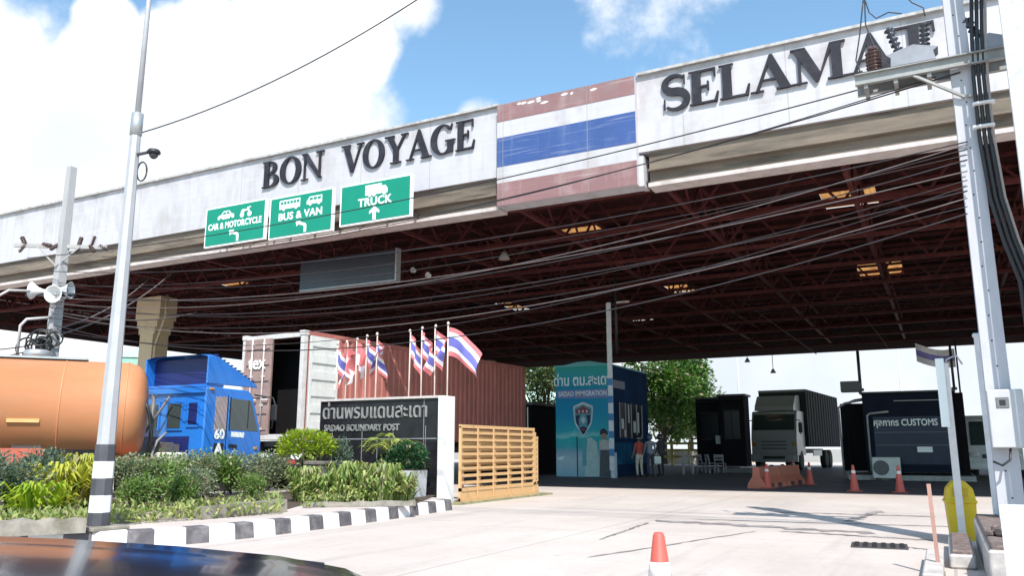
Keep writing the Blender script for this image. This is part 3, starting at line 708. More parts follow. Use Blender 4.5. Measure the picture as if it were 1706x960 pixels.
for i, (x, hg, cw, chh, limp, lab, kind, wd) in enumerate(fl_spec):
    flag((x, WY + .15, FB), hg - .1, cw, chh, limp, lab, i + 1, 1, kind)

yellow_gate = M('gate_yellow', (.58, .36, .17), .5, var=.12, dirt=(.35, .18, .07), dirt_amt=.5, dscale=5)
def gate(loc, ln, label, n=9, hgt=1.62):
    t = thing('sliding_gate', label, 'gate', loc, 0, 'yellow slatted gates stacked beside the sign wall')
    mb = MB()
    for k in range(2): mb.bar((0, .03 + k * (ln - .06), .06), (0, .03 + k * (ln - .06), hgt), .05, .06)
    mb.bar((0, 0, hgt), (0, ln, hgt), .06, .07); mb.bar((0, 0, .30), (0, ln, .30), .05, .07); mb.bar((0, 0, .08), (0, ln, .08), .07, .09)
    mb.build('frame', yellow_gate, t)
    MB().box((0, ln / 2, .19), (.02, ln - .1, .20)).build('kick_panel', yellow_gate, t)
    for k in range(n - 1): MB().bar((.015, .05, .42 + k * (hgt - .5) / (n - 1.5) + .02), (.015, ln - .05, .42 + k * (hgt - .5) / (n - 1.5) + .02), .022, .058).build('slat', yellow_gate, t)
    for k in range(1, 5): MB().bar((.034, ln * k / 5, .1), (.034, ln * k / 5, hgt - .03), .02, .045).build('upright', yellow_gate, t)
    for k in range(3):
        MB().lathe([(.02, -.02), (.05, -.02), (.05, .02), (.02, .02)], (0, .3 + k * (ln - .6) / 2, .05), 'X', 12).build('roller', dark_steel, t)
    return t
gate((-9.06, 14.95, 0), 3.55, 'yellow slatted gate standing nearest the road in its stack')
gate((-9.17, 15.2, 0), 3.6, 'yellow slatted gate sandwiched in the middle of the stack', hgt=1.52)
gate((-9.28, 15.4, 0), 3.75, 'yellow slatted gate at the back of the stack, sticking out farthest', hgt=1.42)
rail = MB(); rail.box((-9.17, 17.1, .02), (.4, 4.6, .05)); tag(rail.build('gate_track', M('track_mossy', (.25, .24, .14), .9, var=.4)), 'low mossy track under the yellow gates', 'gate track')

# ================================================================== CONTAINER ON TRAILER
ch = R(-3.5)   # heading, clockwise from the road axis
t = thing('shipping_container', 'rust red shipping container, its near door open onto a dark inside', 'container', (-15.2, 16.85, 0), ch)
CW, CL, CB, CT = 2.44, 12.0, 1.38, 4.34
crust = M('container_red', (.36, .12, .10), .65, var=.25, scale=1.3, dirt=(.20, .075, .055), dirt_amt=.7, dscale=.9, stretch=(1, 1, .5))
cpale = M('container_pale', (.55, .52, .50), .55, var=.10, dirt=(.38, .30, .27), dirt_amt=.5, dscale=3)
mb = MB()
# corrugated side facing the road: real trapezoid ribs
def ribs(x, out, y0, y1, z0, z1, pitch=.28, dp=.036):
    prof = []; y = y0
    while y < y1 - pitch:
        prof += [(y, 0), (y + pitch * .35, 0), (y + pitch * .5, dp), (y + pitch * .85, dp)]; y += pitch
    prof.append((y1, 0))
    vv = [(x + out * (d - dp), yy, z) for z in (z0, z1) for yy, d in prof]; n = len(prof)
    mb.add(vv, [((i, i + 1, n + i + 1, n + i) if out > 0 else (n + i, n + i + 1, i + 1, i)) for i in range(n - 1)])
ribs(-.01, 1, .12, CL - .1, CB + .14, CT - .10); ribs(-CW + .01, -1, .12, CL - .1, CB + .14, CT - .10)
mb.add([(-.06, .1, CT - .03), (-CW + .06, .1, CT - .03), (-CW + .06, CL - .05, CT - .03), (-.06, CL - .05, CT - .03)], [(0, 3, 2, 1)])
mb.add([(-.06, CL - .06, CB), (-CW + .06, CL - .06, CB), (-CW + .06, CL - .06, CT), (-.06, CL - .06, CT)], [(0, 1, 2, 3)])
mb.build('body', crust, t)
mb = MB(); mb.add([(-.07, .05, CB + .16), (-CW + .07, .05, CB + .16), (-CW + .07, CL - .1, CB + .16), (-.07, CL - .1, CB + .16)], [(0, 3, 2, 1)])
mb.build('floor', M('container_floor', (.10, .07, .05), .8), t)
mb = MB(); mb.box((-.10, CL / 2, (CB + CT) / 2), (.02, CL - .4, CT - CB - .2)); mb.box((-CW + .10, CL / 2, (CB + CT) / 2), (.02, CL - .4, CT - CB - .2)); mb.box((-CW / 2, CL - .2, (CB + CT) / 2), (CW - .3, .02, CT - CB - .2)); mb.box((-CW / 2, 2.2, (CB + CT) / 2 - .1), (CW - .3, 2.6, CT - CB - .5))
mb.build('inner_shade', M('shade_dark', (.012, .011, .012), .9, spec=.05), t)  # near-black panels and block added inside to paint the container's inner shade
mb = MB()
for z in (CT - .06, CB + .07):
    for x in (-.05, -CW + .05): mb.box((x, CL / 2, z), (.10, CL - .04, .12 if z > 3 else .14))
for x in (-.06, -CW + .06): mb.box((x, CL - .06, (CB + CT) / 2), (.12, .12, CT - CB))
mb.build('side_rail', crust, t)
mb = MB()
for x in (-.07, -CW + .07): mb.box((x, .07, (CB + CT) / 2), (.14, .14, CT - CB - .2))
mb.box((-CW / 2, .06, CT - .10), (CW - .28, .12, .13)); mb.box((-CW / 2, .06, CB + .08), (CW - .28, .12, .15))
for x in (-.08, -CW + .08):
    for z in (CT - .06, CB + .06): mb.box((x, .07, z), (.19, .18, .125))
mb.build('door_frame', cpale, t)
def cdoor(name, label=None):
    # door in local space: x 0..1.1 outwards from hinge, thickness along y
    mb = MB(); wd, hd = 1.10, CT - CB - .30
    mb.box((wd / 2, 0, hd / 2), (wd, .03, hd))
    for k in range(6): mb.box((wd / 2, -.03, .22 + k * (hd - .3) / 5.2), (wd - .16, .035, .22), taper=1)
    mb.box((wd / 2, -.02, .04), (wd, .05, .08)); mb.box((wd / 2, -.02, hd - .04), (wd, .05, .08)); mb.box((.04, -.02, hd / 2), (.08, .05, hd - .16)); mb.box((wd - .04, -.02, hd / 2), (.08, .05, hd - .16))
    return mb, wd, hd
mb, wd, hd = cdoor('d'); cd = mb.build('door', M('container_door_brown', (.30, .20, .18), .6, var=.15, dirt=(.18, .12, .1), dirt_amt=.5), t, (-CW + .12, .03, CB + .16))
for x in (.35, .82):
    b_ = MB(); b_.tube([(x, -.085, .0), (x, -.085, hd)], .022, 8)
    for z in (.15, .8, 1.6, hd - .15): b_.box((x, -.07, z), (.09, .05, .06))
    b_.box((x + .12, -.09, .95), (.28, .02, .05)); b_.build('locking_bar', cpale, cd)
text_mb('tex', .52, .006, plane_tf((.52, -.0512, 1.98), (1, 0, 0), (0, 0, 1), (0, -1, 0)), bold=.01).build('lettering', M('sign_white', (.8, .82, .8)), cd)
mb, wd, hd = cdoor('d'); cd2 = mb.build('door', M('container_door_white', (.62, .62, .60), .5, var=.08, dirt=(.4, .36, .33), dirt_amt=.4), t, (.075, .14, CB + .16), R(90))
cd2['label'] = 'pale ribbed door folded back along the container side'
for x in (.3, .8):
    b_ = MB(); b_.tube([(x, .045, .0), (x, .045, hd)], .02, 8); b_.build('locking_bar', cpale, cd2)
tr = thing('container_trailer', 'dark skeletal trailer carrying the red container', 'trailer', (-15.2, 16.85, 0), ch)
mb = MB()
for x in (-.75, -CW + .75): mb.bar((x, .1, 1.18), (x, CL, 1.18), .16, .34)
for k in range(7): mb.bar((-.1, .25 + k * 1.9, 1.28), (-CW + .1, .25 + k * 1.9, 1.28), .12, .15)
mb.box((-CW / 2, .14, .78), (2.3, .1, .18)); mb.bar((-.6, .2, .8), (-.6, .2, 1.1), .1); mb.bar((-1.8, .2, .8), (-1.8, .2, 1.1), .1)
mb.build('chassis', dark_steel, tr)
for y in (1.4, 2.65, 3.9):
    for x in (-.22, -CW + .22): wheel(tr, (x, y, .5), .5, .32)
for x in (-.35, -CW + .35):
    MB().box((x, 9.2, .6), (.14, .14, 1.1)).build('landing_leg', dark_steel, tr)
for x in (-.35, -CW + .35): MB().box((x, .085, .80), (.3, .03, .10)).build('tail_light', M('tail_red', (.4, .03, .02), .3), tr)

# ================================================================== TANKER AND BLUE TRACTOR
th = R(-38)
TR = 1.06
tend = PD(247, 690, 19.3)
t = thing('tanker_trailer', 'orange cylindrical tank trailer coupled behind the blue truck', 'tanker', (tend.x, tend.y, 0), th)
orange = M('tank_orange', (.50, .205, .09), .5, var=.12, scale=1.2, dirt=(.42, .24, .13), dirt_amt=.5, dscale=.9, stretch=(1, .3, 1))
TZ = 1.90
prof = [(.0, 0), (.40, -.02), (.72, -.07), (.90, -.14), (1.01, -.26), (TR, -.42)]
prof += [(TR, -3.3), (TR + .02, -3.31), (TR + .02, -3.39), (TR, -3.4), (TR, -6.6), (TR + .02, -6.61), (TR + .02, -6.69), (TR, -6.7), (TR, -9.6), (.9, -9.95), (.0, -10.15)]
MB().lathe([(r_, -h_) for r_, h_ in prof], (0, 0, 0), 'Y', 40).build('tank', orange, t, (0, 0, TZ)).scale = (1, -1, 1)
mb = MB()
for x in (-.42, .42): mb.bar((x, -.6, .86), (x, -9.8, .86), .14, .26)
for k in range(5): mb.bar((-.9, -1.3 - k * 2, .93), (.9, -1.3 - k * 2, .93), .12, .16)
mb.build('chassis', M('chassis_rust', (.20, .05, .035), .6), t)
mb = MB(); mb.box((.98, -5.0, 1.02), (.05, 6.4, .28)); mb.box((-.98, -5.0, 1.02), (.05, 6.4, .28)); mb.build('side_skirt', M('skirt_red', (.42, .10, .06), .5), t)
band_m = M('band_brown', (.16, .07, .035), .6)
for y in (-.46, -1.62, -3.05, -5.2, -7.4):
    MB().lathe([(TR + .001, -.018), (TR + .012, -.012), (TR + .012, .012), (TR + .001, .018)], (0, y, TZ), 'Y', 40).build('weld_band', band_m if y == -3.05 else orange, t)
MB().box((TR - .06, -2.2, TZ - .22), (.14, .55, .07)).build('marker_plate', M('plate_amber', (.58, .36, .14), .6), t)
MB().box((0, -5.0, TZ + TR + .03), (.5, 7.5, .04)).build('walkway', steel, t)
for y in (-2.2, -5.2, -8.2): MB().lathe([(.25, 0), (.25, .14), (.18, .16), (.0, .17)], (0, y, TZ + TR + .04), 'Z', 18).build('manhole', steel, t)
for y in (-7.0, -8.3, -9.4):
    for x in (-.85, .85): wheel(t, (x, y, .5), .5, .34)
for k in range(4): MB().box((1.012, -3.2 - k * .55, 1.03), (.006, .32, .10)).build('reflector', M('reflector_cream', (.7, .5, .3), .4), t)
for x in (-.7, .7): MB().box((x, -1.7, .55), (.13, .13, .95)).build('landing_leg', dark_steel, t)
MB().box((.93, -2.1, 1.0), (.1, .5, .42)).build('tool_box', M('toolbox_dark', (.05, .04, .04), .5), t)
mb = MB(); mb.tube([(.5, .08, .95), (.55, .1, 1.4), (.62, .0, 1.9), (.6, -.1, 2.2)], .03, 8); mb.build('hose', black_plastic, t)

# tractor: local x right, y forward, origin under the rear-right corner of the cab
blue = M('cab_blue', (.018, .165, .56), .32, var=.06, scale=2, coat=.5, dirt=(.02, .12, .38), dirt_amt=.3)
navy = M('cab_navy', (.010, .016, .11), .45, var=.1)
wglass = glass('cab_glass', (.045, .06, .06), .03)
def bevel(o, w, seg=3):
    m = o.modifiers.new('edge', 'BEVEL'); m.width = w; m.segments = seg; m.limit_method = 'ANGLE'; m.angle_limit = R(35); return o
cr = PD(340, 700, 19.4)
t = thing('blue_truck', 'bright blue cab-over truck with tall roof wind deflector, seen from behind its right side', 'truck', (cr.x, cr.y, 0), R(1.0))
KW, KL, K0, K1 = 2.12, 1.78, .80, 2.52
def sidepoly(): return [(0, K0), (.28, K0), (.34, K0 - .05), (1.30, K0 - .05), (1.42, K0 - .18), (KL, K0 - .16), (KL + .02, 1.3), (KL - .02, 1.56), (KL - .34, 2.40), (KL - .5, 2.50), (.05, K1), (0, K1 - .06)]
mb = MB()
tfx = lambda x, y, d: Vector((-d, x, y))
mb.prism(sidepoly(), tfx, 0, KW); bevel(mb.build('cab', blue, t), .045)
def on_side(poly, d=.006, back=-.02):   # raised on the right side
    return poly, d, back
def side_piece(poly, name, m, parent, d=.008):
    mb = MB(); mb.prism(poly, lambda x, y, dd: Vector((dd, x, y)), d, -.02); return mb.build(name, m, parent)
door_p = [(.68, K0 + .03), (1.28, K0 + .03), (1.40, K0 - .12), (KL - .06, K0 - .10), (KL - .05, 1.33), (KL - .09, 1.55), (KL - .38, 2.32), (.68, 2.36)]
dr = bevel(side_piece(door_p, 'door', blue, t, .022), .012)
side_piece([(1.05, .98), (1.60, .94), (1.62, 1.06), (1.05, 1.08)], 'door_crease', blue, dr, .036)
side_piece([(.66, K0), (.675, K0), (.675, 2.37), (.66, 2.37)], 'door_gap', M('gap_dark', (.008, .02, .06), .7), dr, .014)
side_piece([(1.28, 1.62), (1.30, 1.62), (1.30, 2.27), (1.28, 2.27)], 'quarterlight_bar', M('black_plastic', (0, 0, 0)), dr, .033)
MB().rbox((.03, 1.58, 1.16), (.05, .10, .06), .015).build('indicator', M('indicator_amber', (.5, .22, .05), .3), t)
MB().rbox((.02, .15, 2.47), (.06, .12, .05), .015).build('marker_lamp', M('indicator_amber', (0, 0, 0)), t)
side_piece([(.74, 1.58), (KL - .14, 1.55), (KL - .41, 2.26), (.74, 2.29)], 'window', wglass, dr, .028)
side_piece([(.71, 1.555), (.74, 1.555), (.74, 2.32), (.71, 2.32)], 'window_frame', black_plastic, dr, .031)
side_piece([(.80, 1.42), (1.2, 1.40), (1.2, 1.52), (.80, 1.53)], 'door_plate', sign_white, dr, .026)
side_piece([(.74, 1.18), (.98, 1.17), (.98, 1.24), (.74, 1.25)], 'handle', black_plastic, dr, .045)
side_piece([(.30, 1.55), (.64, 1.55), (.64, 2.32), (.30, 2.30)], 'quarter_panel', M('primer_grey', (.33, .26, .26), .6), t, .012)
tfs = plane_tf((.012, .46, 1.46), (0, 1, 0), (0, 0, 1), (1, 0, 0))
text_mb('60', .30, .006, lambda x, y, d: tfs(x, y, d), bold=.012).build('marking', sign_white, t)
side_piece(rect(.32, .98, .60, 1.27), 'marking_plate', black_plastic, t, .010)
text_mb('A', .34, .006, lambda x, y, d: tfs(x, y - .33, d), bold=.014).build('marking', sign_white, t)
# rear wall details
def rear(poly, name, m, par=t, d=.012):
    mb = MB(); mb.prism(poly, lambda x, y, dd: Vector((-KW + x, -dd, y)), d, -.02); return mb.build(name, m, par)
for x in (.20, .95):
    f_ = rear(rect(x, 1.55, x + .52, 2.2), 'rear_window_frame', M('cab_blue', (0, 0, 0)), d=.03); rear(rect(x + .05, 1.60, x + .47, 2.15), 'rear_window', wglass, f_, .036)
f_ = rear(rect(1.60, 1.62, 1.98, 2.22), 'rear_vent', blue, d=.03); rear(rect(1.66, 1.68, 1.92, 2.16), 'vent_recess', navy, f_, .035)
rear(rect(.05, .95, 1.7, 1.42), 'rear_lower_panel', navy, d=.02)
mb = MB(); mb.box((-KW / 2, -.03, 2.44), (KW - .02, .06, .12)); mb.box((-KW / 2, .30, K1 + .03), (KW - .1, .5, .06)); mb.build('roof_ledge', M('cab_blue', (0, 0, 0)), t)
# wind deflector: open-backed shell
mb = MB()
D0, D1 = K1 + .04, 3.22
xl, xr_ = -KW + .06, -.02
sp = [(.02, D1), (.30, D1), (1.55, D0 + .10), (1.60, D0 + .02), (.02, D0 + .02)]
for xa, xb in ((xl, xl + .04), (xr_ - .04, xr_)):
    mb.prism(sp, lambda x, y, d, xa=xa, xb=xb: Vector((xa + d, x, y)), xb - xa, 0)
vv = []
for (yy, zz) in [(.02, D1), (.30, D1 + .03), (.8, D1 - .20), (1.55, D0 + .12)]:
    vv += [(xl, yy, zz - .03), (xl + .25, yy, zz + .03), (xr_ - .25, yy, zz + .03), (xr_, yy, zz - .03)]
mb.add(vv, [(i * 4 + k, i * 4 + k + 1, i * 4 + k + 5, i * 4 + k + 4) for i in range(3) for k in range(3)])
df = bevel(mb.build('wind_deflector', blue, t), .02)
mb = MB(); mb.box(((xl + xr_) / 2, .30, (D0 + D1) / 2), (xr_ - xl - .1, .05, D1 - D0 - .05)); mb.build('deflector_liner', navy, df)
for k in range(11):
    MB().box((xr_ - .06, .30 + k * .115, D1 + .035 - k * .052), (.10, .055, .03)).build('marker_light', M('cab_navy', (0, 0, 0)), df)
mb = MB(); mb.tube([(-.10, KL - .2, 2.42), (.18, KL + .14, 2.36), (.24, KL + .16, 2.2), (.22, KL + .10, 1.62)], .02, 8); ma = mb.build('mirror_arm', dark_steel, t)
MB().rbox((.24, KL + .14, 2.0), (.16, .07, .38), .03).build('mirror', black_plastic, ma)
mb = MB()
for x in (-.55, -KW + .55): mb.bar((x, -3.6, .88), (x, KL - .1, .72), .12, .24)
mb.box((-KW / 2, -2.2, 1.08), (1.1, 1.0, .10)); mb.build('chassis', dark_steel, t)
mb = MB()
for k in range(4): mb.box((-KW / 2 + .2 * (k - 1.5), -.22, .98 + .06 * (k % 2)), (.24, .34, .42 + .1 * (k % 3)))
mb.tube([(-1.35, -.25, 1.0), (-1.35, -.25, 2.36)], .05, 10); mb.tube([(-.9, -.2, 2.3), (-1.5, -.3, 1.5), (-1.7, -.5, 1.2)], .03, 8); mb.build('engine_gear', M('engine_grey', (.11, .10, .10), .5, var=.5, scale=6), t)
mb = MB(); mb.tube([(-.95, -.18, 1.5), (-.85, -.5, 1.3), (-.5, -.9, 1.0), (.05, -1.1, .85)], .028, 8); mb.build('air_line', M('hose_grey', (.28, .27, .25), .5), t)
mb = MB(); mb.rbox((-.32, -.55, .84), (.46, .55, .46), .06); mb.build('air_tank', M('tank_cream', (.6, .58, .52), .5), t)
mb = MB(); mb.rbox((-.22, -1.75, .95), (.42, 1.2, .05), .02); mb.rbox((-KW + .22, -1.75, .95), (.42, 1.2, .05), .02); mb.build('mudguard', M('mudguard_red', (.3, .07, .05), .5), t)
for y in (-1.4, -2.6):
    for x in (-.2, -KW + .2): wheel(t, (x, y, .48), .48, .36)
for x in (-.2, -KW + .2): wheel(t, (x, 1.05, .48), .48, .28)
MB().box((-KW / 2, KL + .03, .62), (KW, .12, .3)).build('bumper', black_plastic, t)
MB().prism([(KL - .42, 2.36), (KL - .06, 1.5), (KL - .06 + .03, 1.52), (KL - .39, 2.38)], lambda x, y, d: Vector((-.12 - d, x, y)), 0, KW - .24).build('windscreen', wglass, t)

# ================================================================== LAMP POST, LEFT POWER POLE
lp = G(163, 883, KH)
t = thing('lamp_post', 'tall tapering steel post with black and white banded foot on the pavement', 'lamp post', lp)
stp = M('post_silver', (.40, .40, .42), .45, metal=.15, var=.08, dirt=(.4, .39, .38), dirt_amt=.4)
MB().tube([(0, 0, .62), (0, 0, 2.2), (0, 0, 5.05)], [.112, .092, .066], 8, smooth=False).build('shaft', stp, t)
MB().tube([(0, 0, 5.0), (0, 0, 5.3)], .076, 12).build('collar', steel, t)
MB().tube([(0, 0, 5.25), (.01, 0, 8.4)], [.040, .026], 10).build('upper_shaft', stp, t)
pb, pw = M('band_black', (.06, .06, .07), .6, var=.3), M('band_white', (.62, .61, .62), .6, var=.08)
for k in range(5):
    MB().tube([(0, 0, .0 + k * .20), (0, 0, .20 + k * .20)], [.128 - k * .002, .128 - (k + 1) * .002], 8, smooth=False).build('painted_band', pb if k % 2 == 0 else pw, t)
MB().rbox((0, 0, .02), (.5, .5, .05), .02).build('base_plate', concrete, t)
cp_ = thing('dome_camera', 'black dome camera on a bracket near the top of the silver post', 'camera', lp + Vector((0, 0, 4.72)))
mb = MB(); mb.bar((.06, .0, 0), (.23, .12, .06), .03); mb.build('bracket', dark_steel, cp_)
MB().lathe([(.0, .04), (.07, .035), (.085, .01), (.085, -.01), (.06, -.02)], (.23, .12, .04), 'Z', 18).build('hood', black_plastic, cp_)
MB().lathe([(.058, -.02), (.055, -.05), (.03, -.08), (0, -.09)], (.23, .12, .04), 'Z', 18).build('dome', glass('dome_glass', (.03, .03, .04)), cp_)
pts = [(.11 + .055 * math.cos(R(a)), .06 + .03 * math.cos(R(a)), 4.5 + .13 * math.sin(R(a))) for a in range(0, 361, 20)]
tag(MB().tube(pts, .011, 6).build('cable_loop', black_plastic, None, lp), 'small black cable loop hanging on the silver post', 'cable')

PLD = 22.6
pl = PD(80, 640, PLD); pl.z = 0
t = thing('power_pole', 'slim concrete power pole behind the orange tank, carrying loudspeakers', 'power pole', pl)
PH = PD(114, 278, PLD).z
mb = MB(); mb.box((0, 0, PH / 2), (.28, .28, PH), taper=.62); mb.build('shaft', pole_concrete, t)
ca = PD(104, 412, PLD).z
mb = MB(); mb.bar((-.95, -.65, ca + .02), (.86, .59, ca + .02), .07, .09); mb.bar((-.42, -.42, ca), (0, -.14, ca - .5), .03); mb.bar((.42, .16, ca), (0, -.14, ca - .5), .03); mb.build('crossarm', M('crossarm_grey', (.33, .32, .31), .6), t)
brown_ins = M('insulator_brown', (.06, .025, .02), .25, coat=.5)
def insulator(parent, p, ln=.32, r=.06, tilt=(0, 0, 1), name='insulator', m=None):
    n = 6; prof = []
    for k in range(n): prof += [(r * .5, k * ln / n), (r, k * ln / n + ln / n * .3), (r * .95, k * ln / n + ln / n * .45), (r * .5, k * ln / n + ln / n * .6)]
    prof.append((r * .3, ln)); prof.append((.0, ln + .01))
    o = MB().lathe(prof, (0, 0, 0), 'Z', 14).build(name, m or brown_ins, parent, p)
    o.rotation_euler = Vector(tilt).to_track_quat('Z', 'Y').to_euler(); return o
for (k, tl) in ((-.74, (-.6, 0, .7)), (-.72, (-.3, -.3, -.7)), (-.40, (.9, .3, -.2)), (-.1, (0, -.6, -.5)), (.30, (-.2, .3, .8)), (.34, (-.6, 0, -.6)), (.55, (.2, .1, .9)), (.52, (.5, .0, -.5)), (.70, (.8, .4, -.4))):
    insulator(t, (k, k * .69, ca + .06), .26, .055, tl)
def horn(loc, direction, label):
    t2 = thing('loudspeaker', label, 'loudspeaker', loc, 0, 'white horn loudspeakers on the slim pole')
    o = MB().lathe([(.03, -.34), (.07, -.33), (.075, -.2), (.05, -.19), (.055, -.1), (.10, .02), (.20, .16), (.215, .17), (.20, .155), (.08, .0), (.03, -.05)], (0, 0, 0), 'Z', 22).build('horn', white_paint, t2)
    o.rotation_euler = Vector(direction).to_track_quat('Z', 'Y').to_euler()
    c_ = MB().lathe([(.04, .02), (.05, .06), (.03, .10), (0, .11)], (0, 0, 0), 'Z', 14).build('driver', M('horn_grey', (.25, .25, .26), .5), o)
    return t2
d_ = ray(100, 488).normalized()
hz = PD(90, 488, PLD - .1)
h1 = horn((hz.x - .22, hz.y - .25, hz.z + .02), (-.8, -.5, .05), 'white horn loudspeaker pointing leftwards from the slim pole')
h2 = horn((hz.x + .40, hz.y - .02, hz.z + .02), (.85, .5, .0), 'white horn loudspeaker pointing along the roof edge from the slim pole')
h3 = horn((hz.x + .30, hz.y - .12, hz.z - .10), (.45, -.85, -.05), 'white horn loudspeaker with its round mouth facing the road')
mb = MB(); mb.bar((hz.x - .5, hz.y - .38, hz.z - .08), (hz.x + .55, hz.y + .18, hz.z - .08), .05); mb.build('speaker_bracket', dark_steel, t, -pl)
cz = PD(68, 575, PLD - .1)
rc = random.Random(5); mb = MB()
for k in range(9):
    cx_, cy_, r_ = cz.x + rc.uniform(-.32, .30), cz.y + rc.uniform(-.2, .2), rc.uniform(.14, .26); zc = cz.z + rc.uniform(-.14, .16); tl = rc.uniform(-.5, .5)
    mb.tube([(cx_ + r_ * math.cos(R(a)) * .8, cy_ + r_ * math.cos(R(a)) * (.6 + tl * .3), zc + r_ * math.sin(R(a))) for a in range(0, 361, 24)], .022, 6)
mb.build('cable_coil', black_plastic, t, -pl)
mb = MB(); mb.rbox((cz.x - .1, cz.y - .1, cz.z - .22), (.5, .25, .12), .03); mb.rbox((cz.x + .1, cz.y - .05, cz.z), (.16, .14, .4), .03); mb.build('junction_box', black_plastic, t, -pl)
mb = MB(); q = PD(32, 560, PLD - .3); mb.tube([(q.x, q.y, q.z - .5), (q.x, q.y, q.z + .25), (q.x + .12, q.y + .06, q.z + .4), (pl.x, pl.y, q.z + .55)], .035, 8); q2 = PD(0, 492, PLD - .5); mb.tube([(q2.x - 1, q2.y - .8, q2.z - .2), (q2.x, q2.y, q2.z), (q2.x + .15, q2.y + .1, q2.z + .12), (hz.x - .3, hz.y - .3, hz.z + .02)], .03, 8)
mb.build('bent_pipe', M('pipe_pale', (.5, .47, .46), .5), t, -pl)

# ================================================================== RIGHT POWER POLES WITH PLATFORM
PYY = 11.0
def pole_x(x, y): return PY(x, y, PYY)
pa = pole_x(1618, 260); 
t = thing('power_pole', 'white concrete power pole with bolt holes, carrying the fuse platform', 'power pole', (pa.x, PYY, 0))
mb = MB(); mb.box((0, .12, 4.3), (.265, .22, 8.6), taper=.82); mb.build('shaft', M('pole_pale', (.46, .46, .50), .75, var=.08, scale=8, bump=.08, dirt=(.42, .41, .41), dirt_amt=.4, dscale=2, stretch=(1, 1, .3)), t)
holes = MB()
for k in range(26): holes.lathe([(.011, -.003), (.011, .006)], (.02 * math.sin(k * 2.3), .012 - .0025 * (k * .3 - 4.3) * 0 + (.3 + k * .3) / 8.6 * .02, .3 + k * .3), 'Y', 10)
holes.build('bolt_holes', black_plastic, t)
pz = pole_x(1590, 108).z; xb = pole_x(1428, 130).x - pa.x
plat = thing('fuse_platform', 'grey steel crossbeam bolted between two concrete poles, holding fuses', 'crossbeam', (pa.x, PYY, pz))
beam_g = M('channel_grey', (.30, .30, .29), .6, metal=.2, var=.2, scale=6, dirt=(.16, .14, .12), dirt_amt=.5)
for y in (-.07, .30):
    mb = MB(); mb.box((xb / 2 + .45, y, 0), (-xb + .95, .02, .15)); mb.box((xb / 2 + .45, y - .03, .07), (-xb + .95, .06, .012)); mb.box((xb / 2 + .45, y - .03, -.07), (-xb + .95, .06, .012)); mb.build('channel', beam_g, plat)
for x in (xb + .1, xb * .62, xb * .3): MB().bar((x, -.1, -.10), (x, .34, -.10), .05, .06).build('tie', beam_g, plat)
mb = MB(); mb.bar((xb * .45, -.1, -.08), (0, -.02, -.45), .04, .03); mb.bar((.1, -.02, -.45), (0, -.02, -.45), .04, .03); mb.build('brace', beam_g, plat)
# brown fuse holder
f_ = thing('fuse_cutout', 'ribbed brown fuse standing at the free end of the crossbeam', 'fuse', (pa.x + pole_x(1455, 100).x - pa.x, PYY + .05, pz + .08))
insulator(f_, (0, 0, .05), .30, .10); MB().rbox((0, 0, .025), (.4, .2, .05), .02).build('base', dark_steel, f_); MB().rbox((0, 0, .38), (.12, .1, .07), .03).build('cap', brown_ins, f_)
f2 = thing('fuse_switch', 'grey fuse box with two slanted dark insulators on the crossbeam', 'fuse box', (pole_x(1520, 95).x, PYY + .05, pz + .08))
mb = MB(); mb.prism([(-.26, 0), (.26, 0), (.24, .12), (.30, .16), (.02, .25), (-.30, .17), (-.25, .12)], plane_tf((0, -.12, .03), (1, 0, 0), (0, 0, 1), (0, -1, 0)), 0, -.26); mb.build('housing', M('housing_grey', (.24, .25, .28), .5, var=.15), f2)
MB().rbox((0, 0, .015), (.44, .22, .03), .01).build('base', dark_steel, f2)
ins_dark = M('insulator_slate', (.03, .035, .05), .3, coat=.4)
insulator(f2, (-.13, 0, .20), .46, .065, (-.28, 0, 1), m=ins_dark); insulator(f2, (.15, .02, .22), .40, .07, (.06, 0, 1), m=ins_dark)
f3 = thing('fuse_switch', 'grey fuse box between the two concrete poles', 'fuse box', (pole_x(1650, 80).x, PYY + .05, pz + .08))
mb = MB(); mb.prism([(-.18, 0), (.18, 0), (.18, .12), (.0, .20), (-.20, .12)], plane_tf((0, -.12, .03), (1, 0, 0), (0, 0, 1), (0, -1, 0)), 0, -.24); mb.build('housing', M('housing_grey', (0, 0, 0)), f3)
insulator(f3, (-.06, 0, .16), .42, .065, (-.45, 0, 1), m=ins_dark)
# lead wires rising from the fuses
for (pts, lab) in (([(1437, 130), (1426, 100), (1432, 60), (1438, 0)], 'thin drop lead looping down to the free end of the crossbeam'), ([(1460, 88), (1442, 40), (1440, -10)], 'thin drop lead to the ribbed brown fuse'),
                   ([(1502, 22), (1480, 20), (1460, 30), (1448, 20), (1440, -4)], 'thin looping lead to the slanted insulator'), ([(1541, 26), (1538, 12), (1520, 4), (1505, -10)], 'thin lead to the upright dark insulator')):
    P = [PY(x, y, PYY + .05) for x, y in pts]
    sm = []
    for i in range(len(P) - 1):
        for k in range(5): sm.append(P[i].lerp(P[i + 1], k / 5))
    sm.append(P[-1])
    tag(MB().tube(sm, .009, 6).build('drop_lead', black_plastic), lab, 'wire')
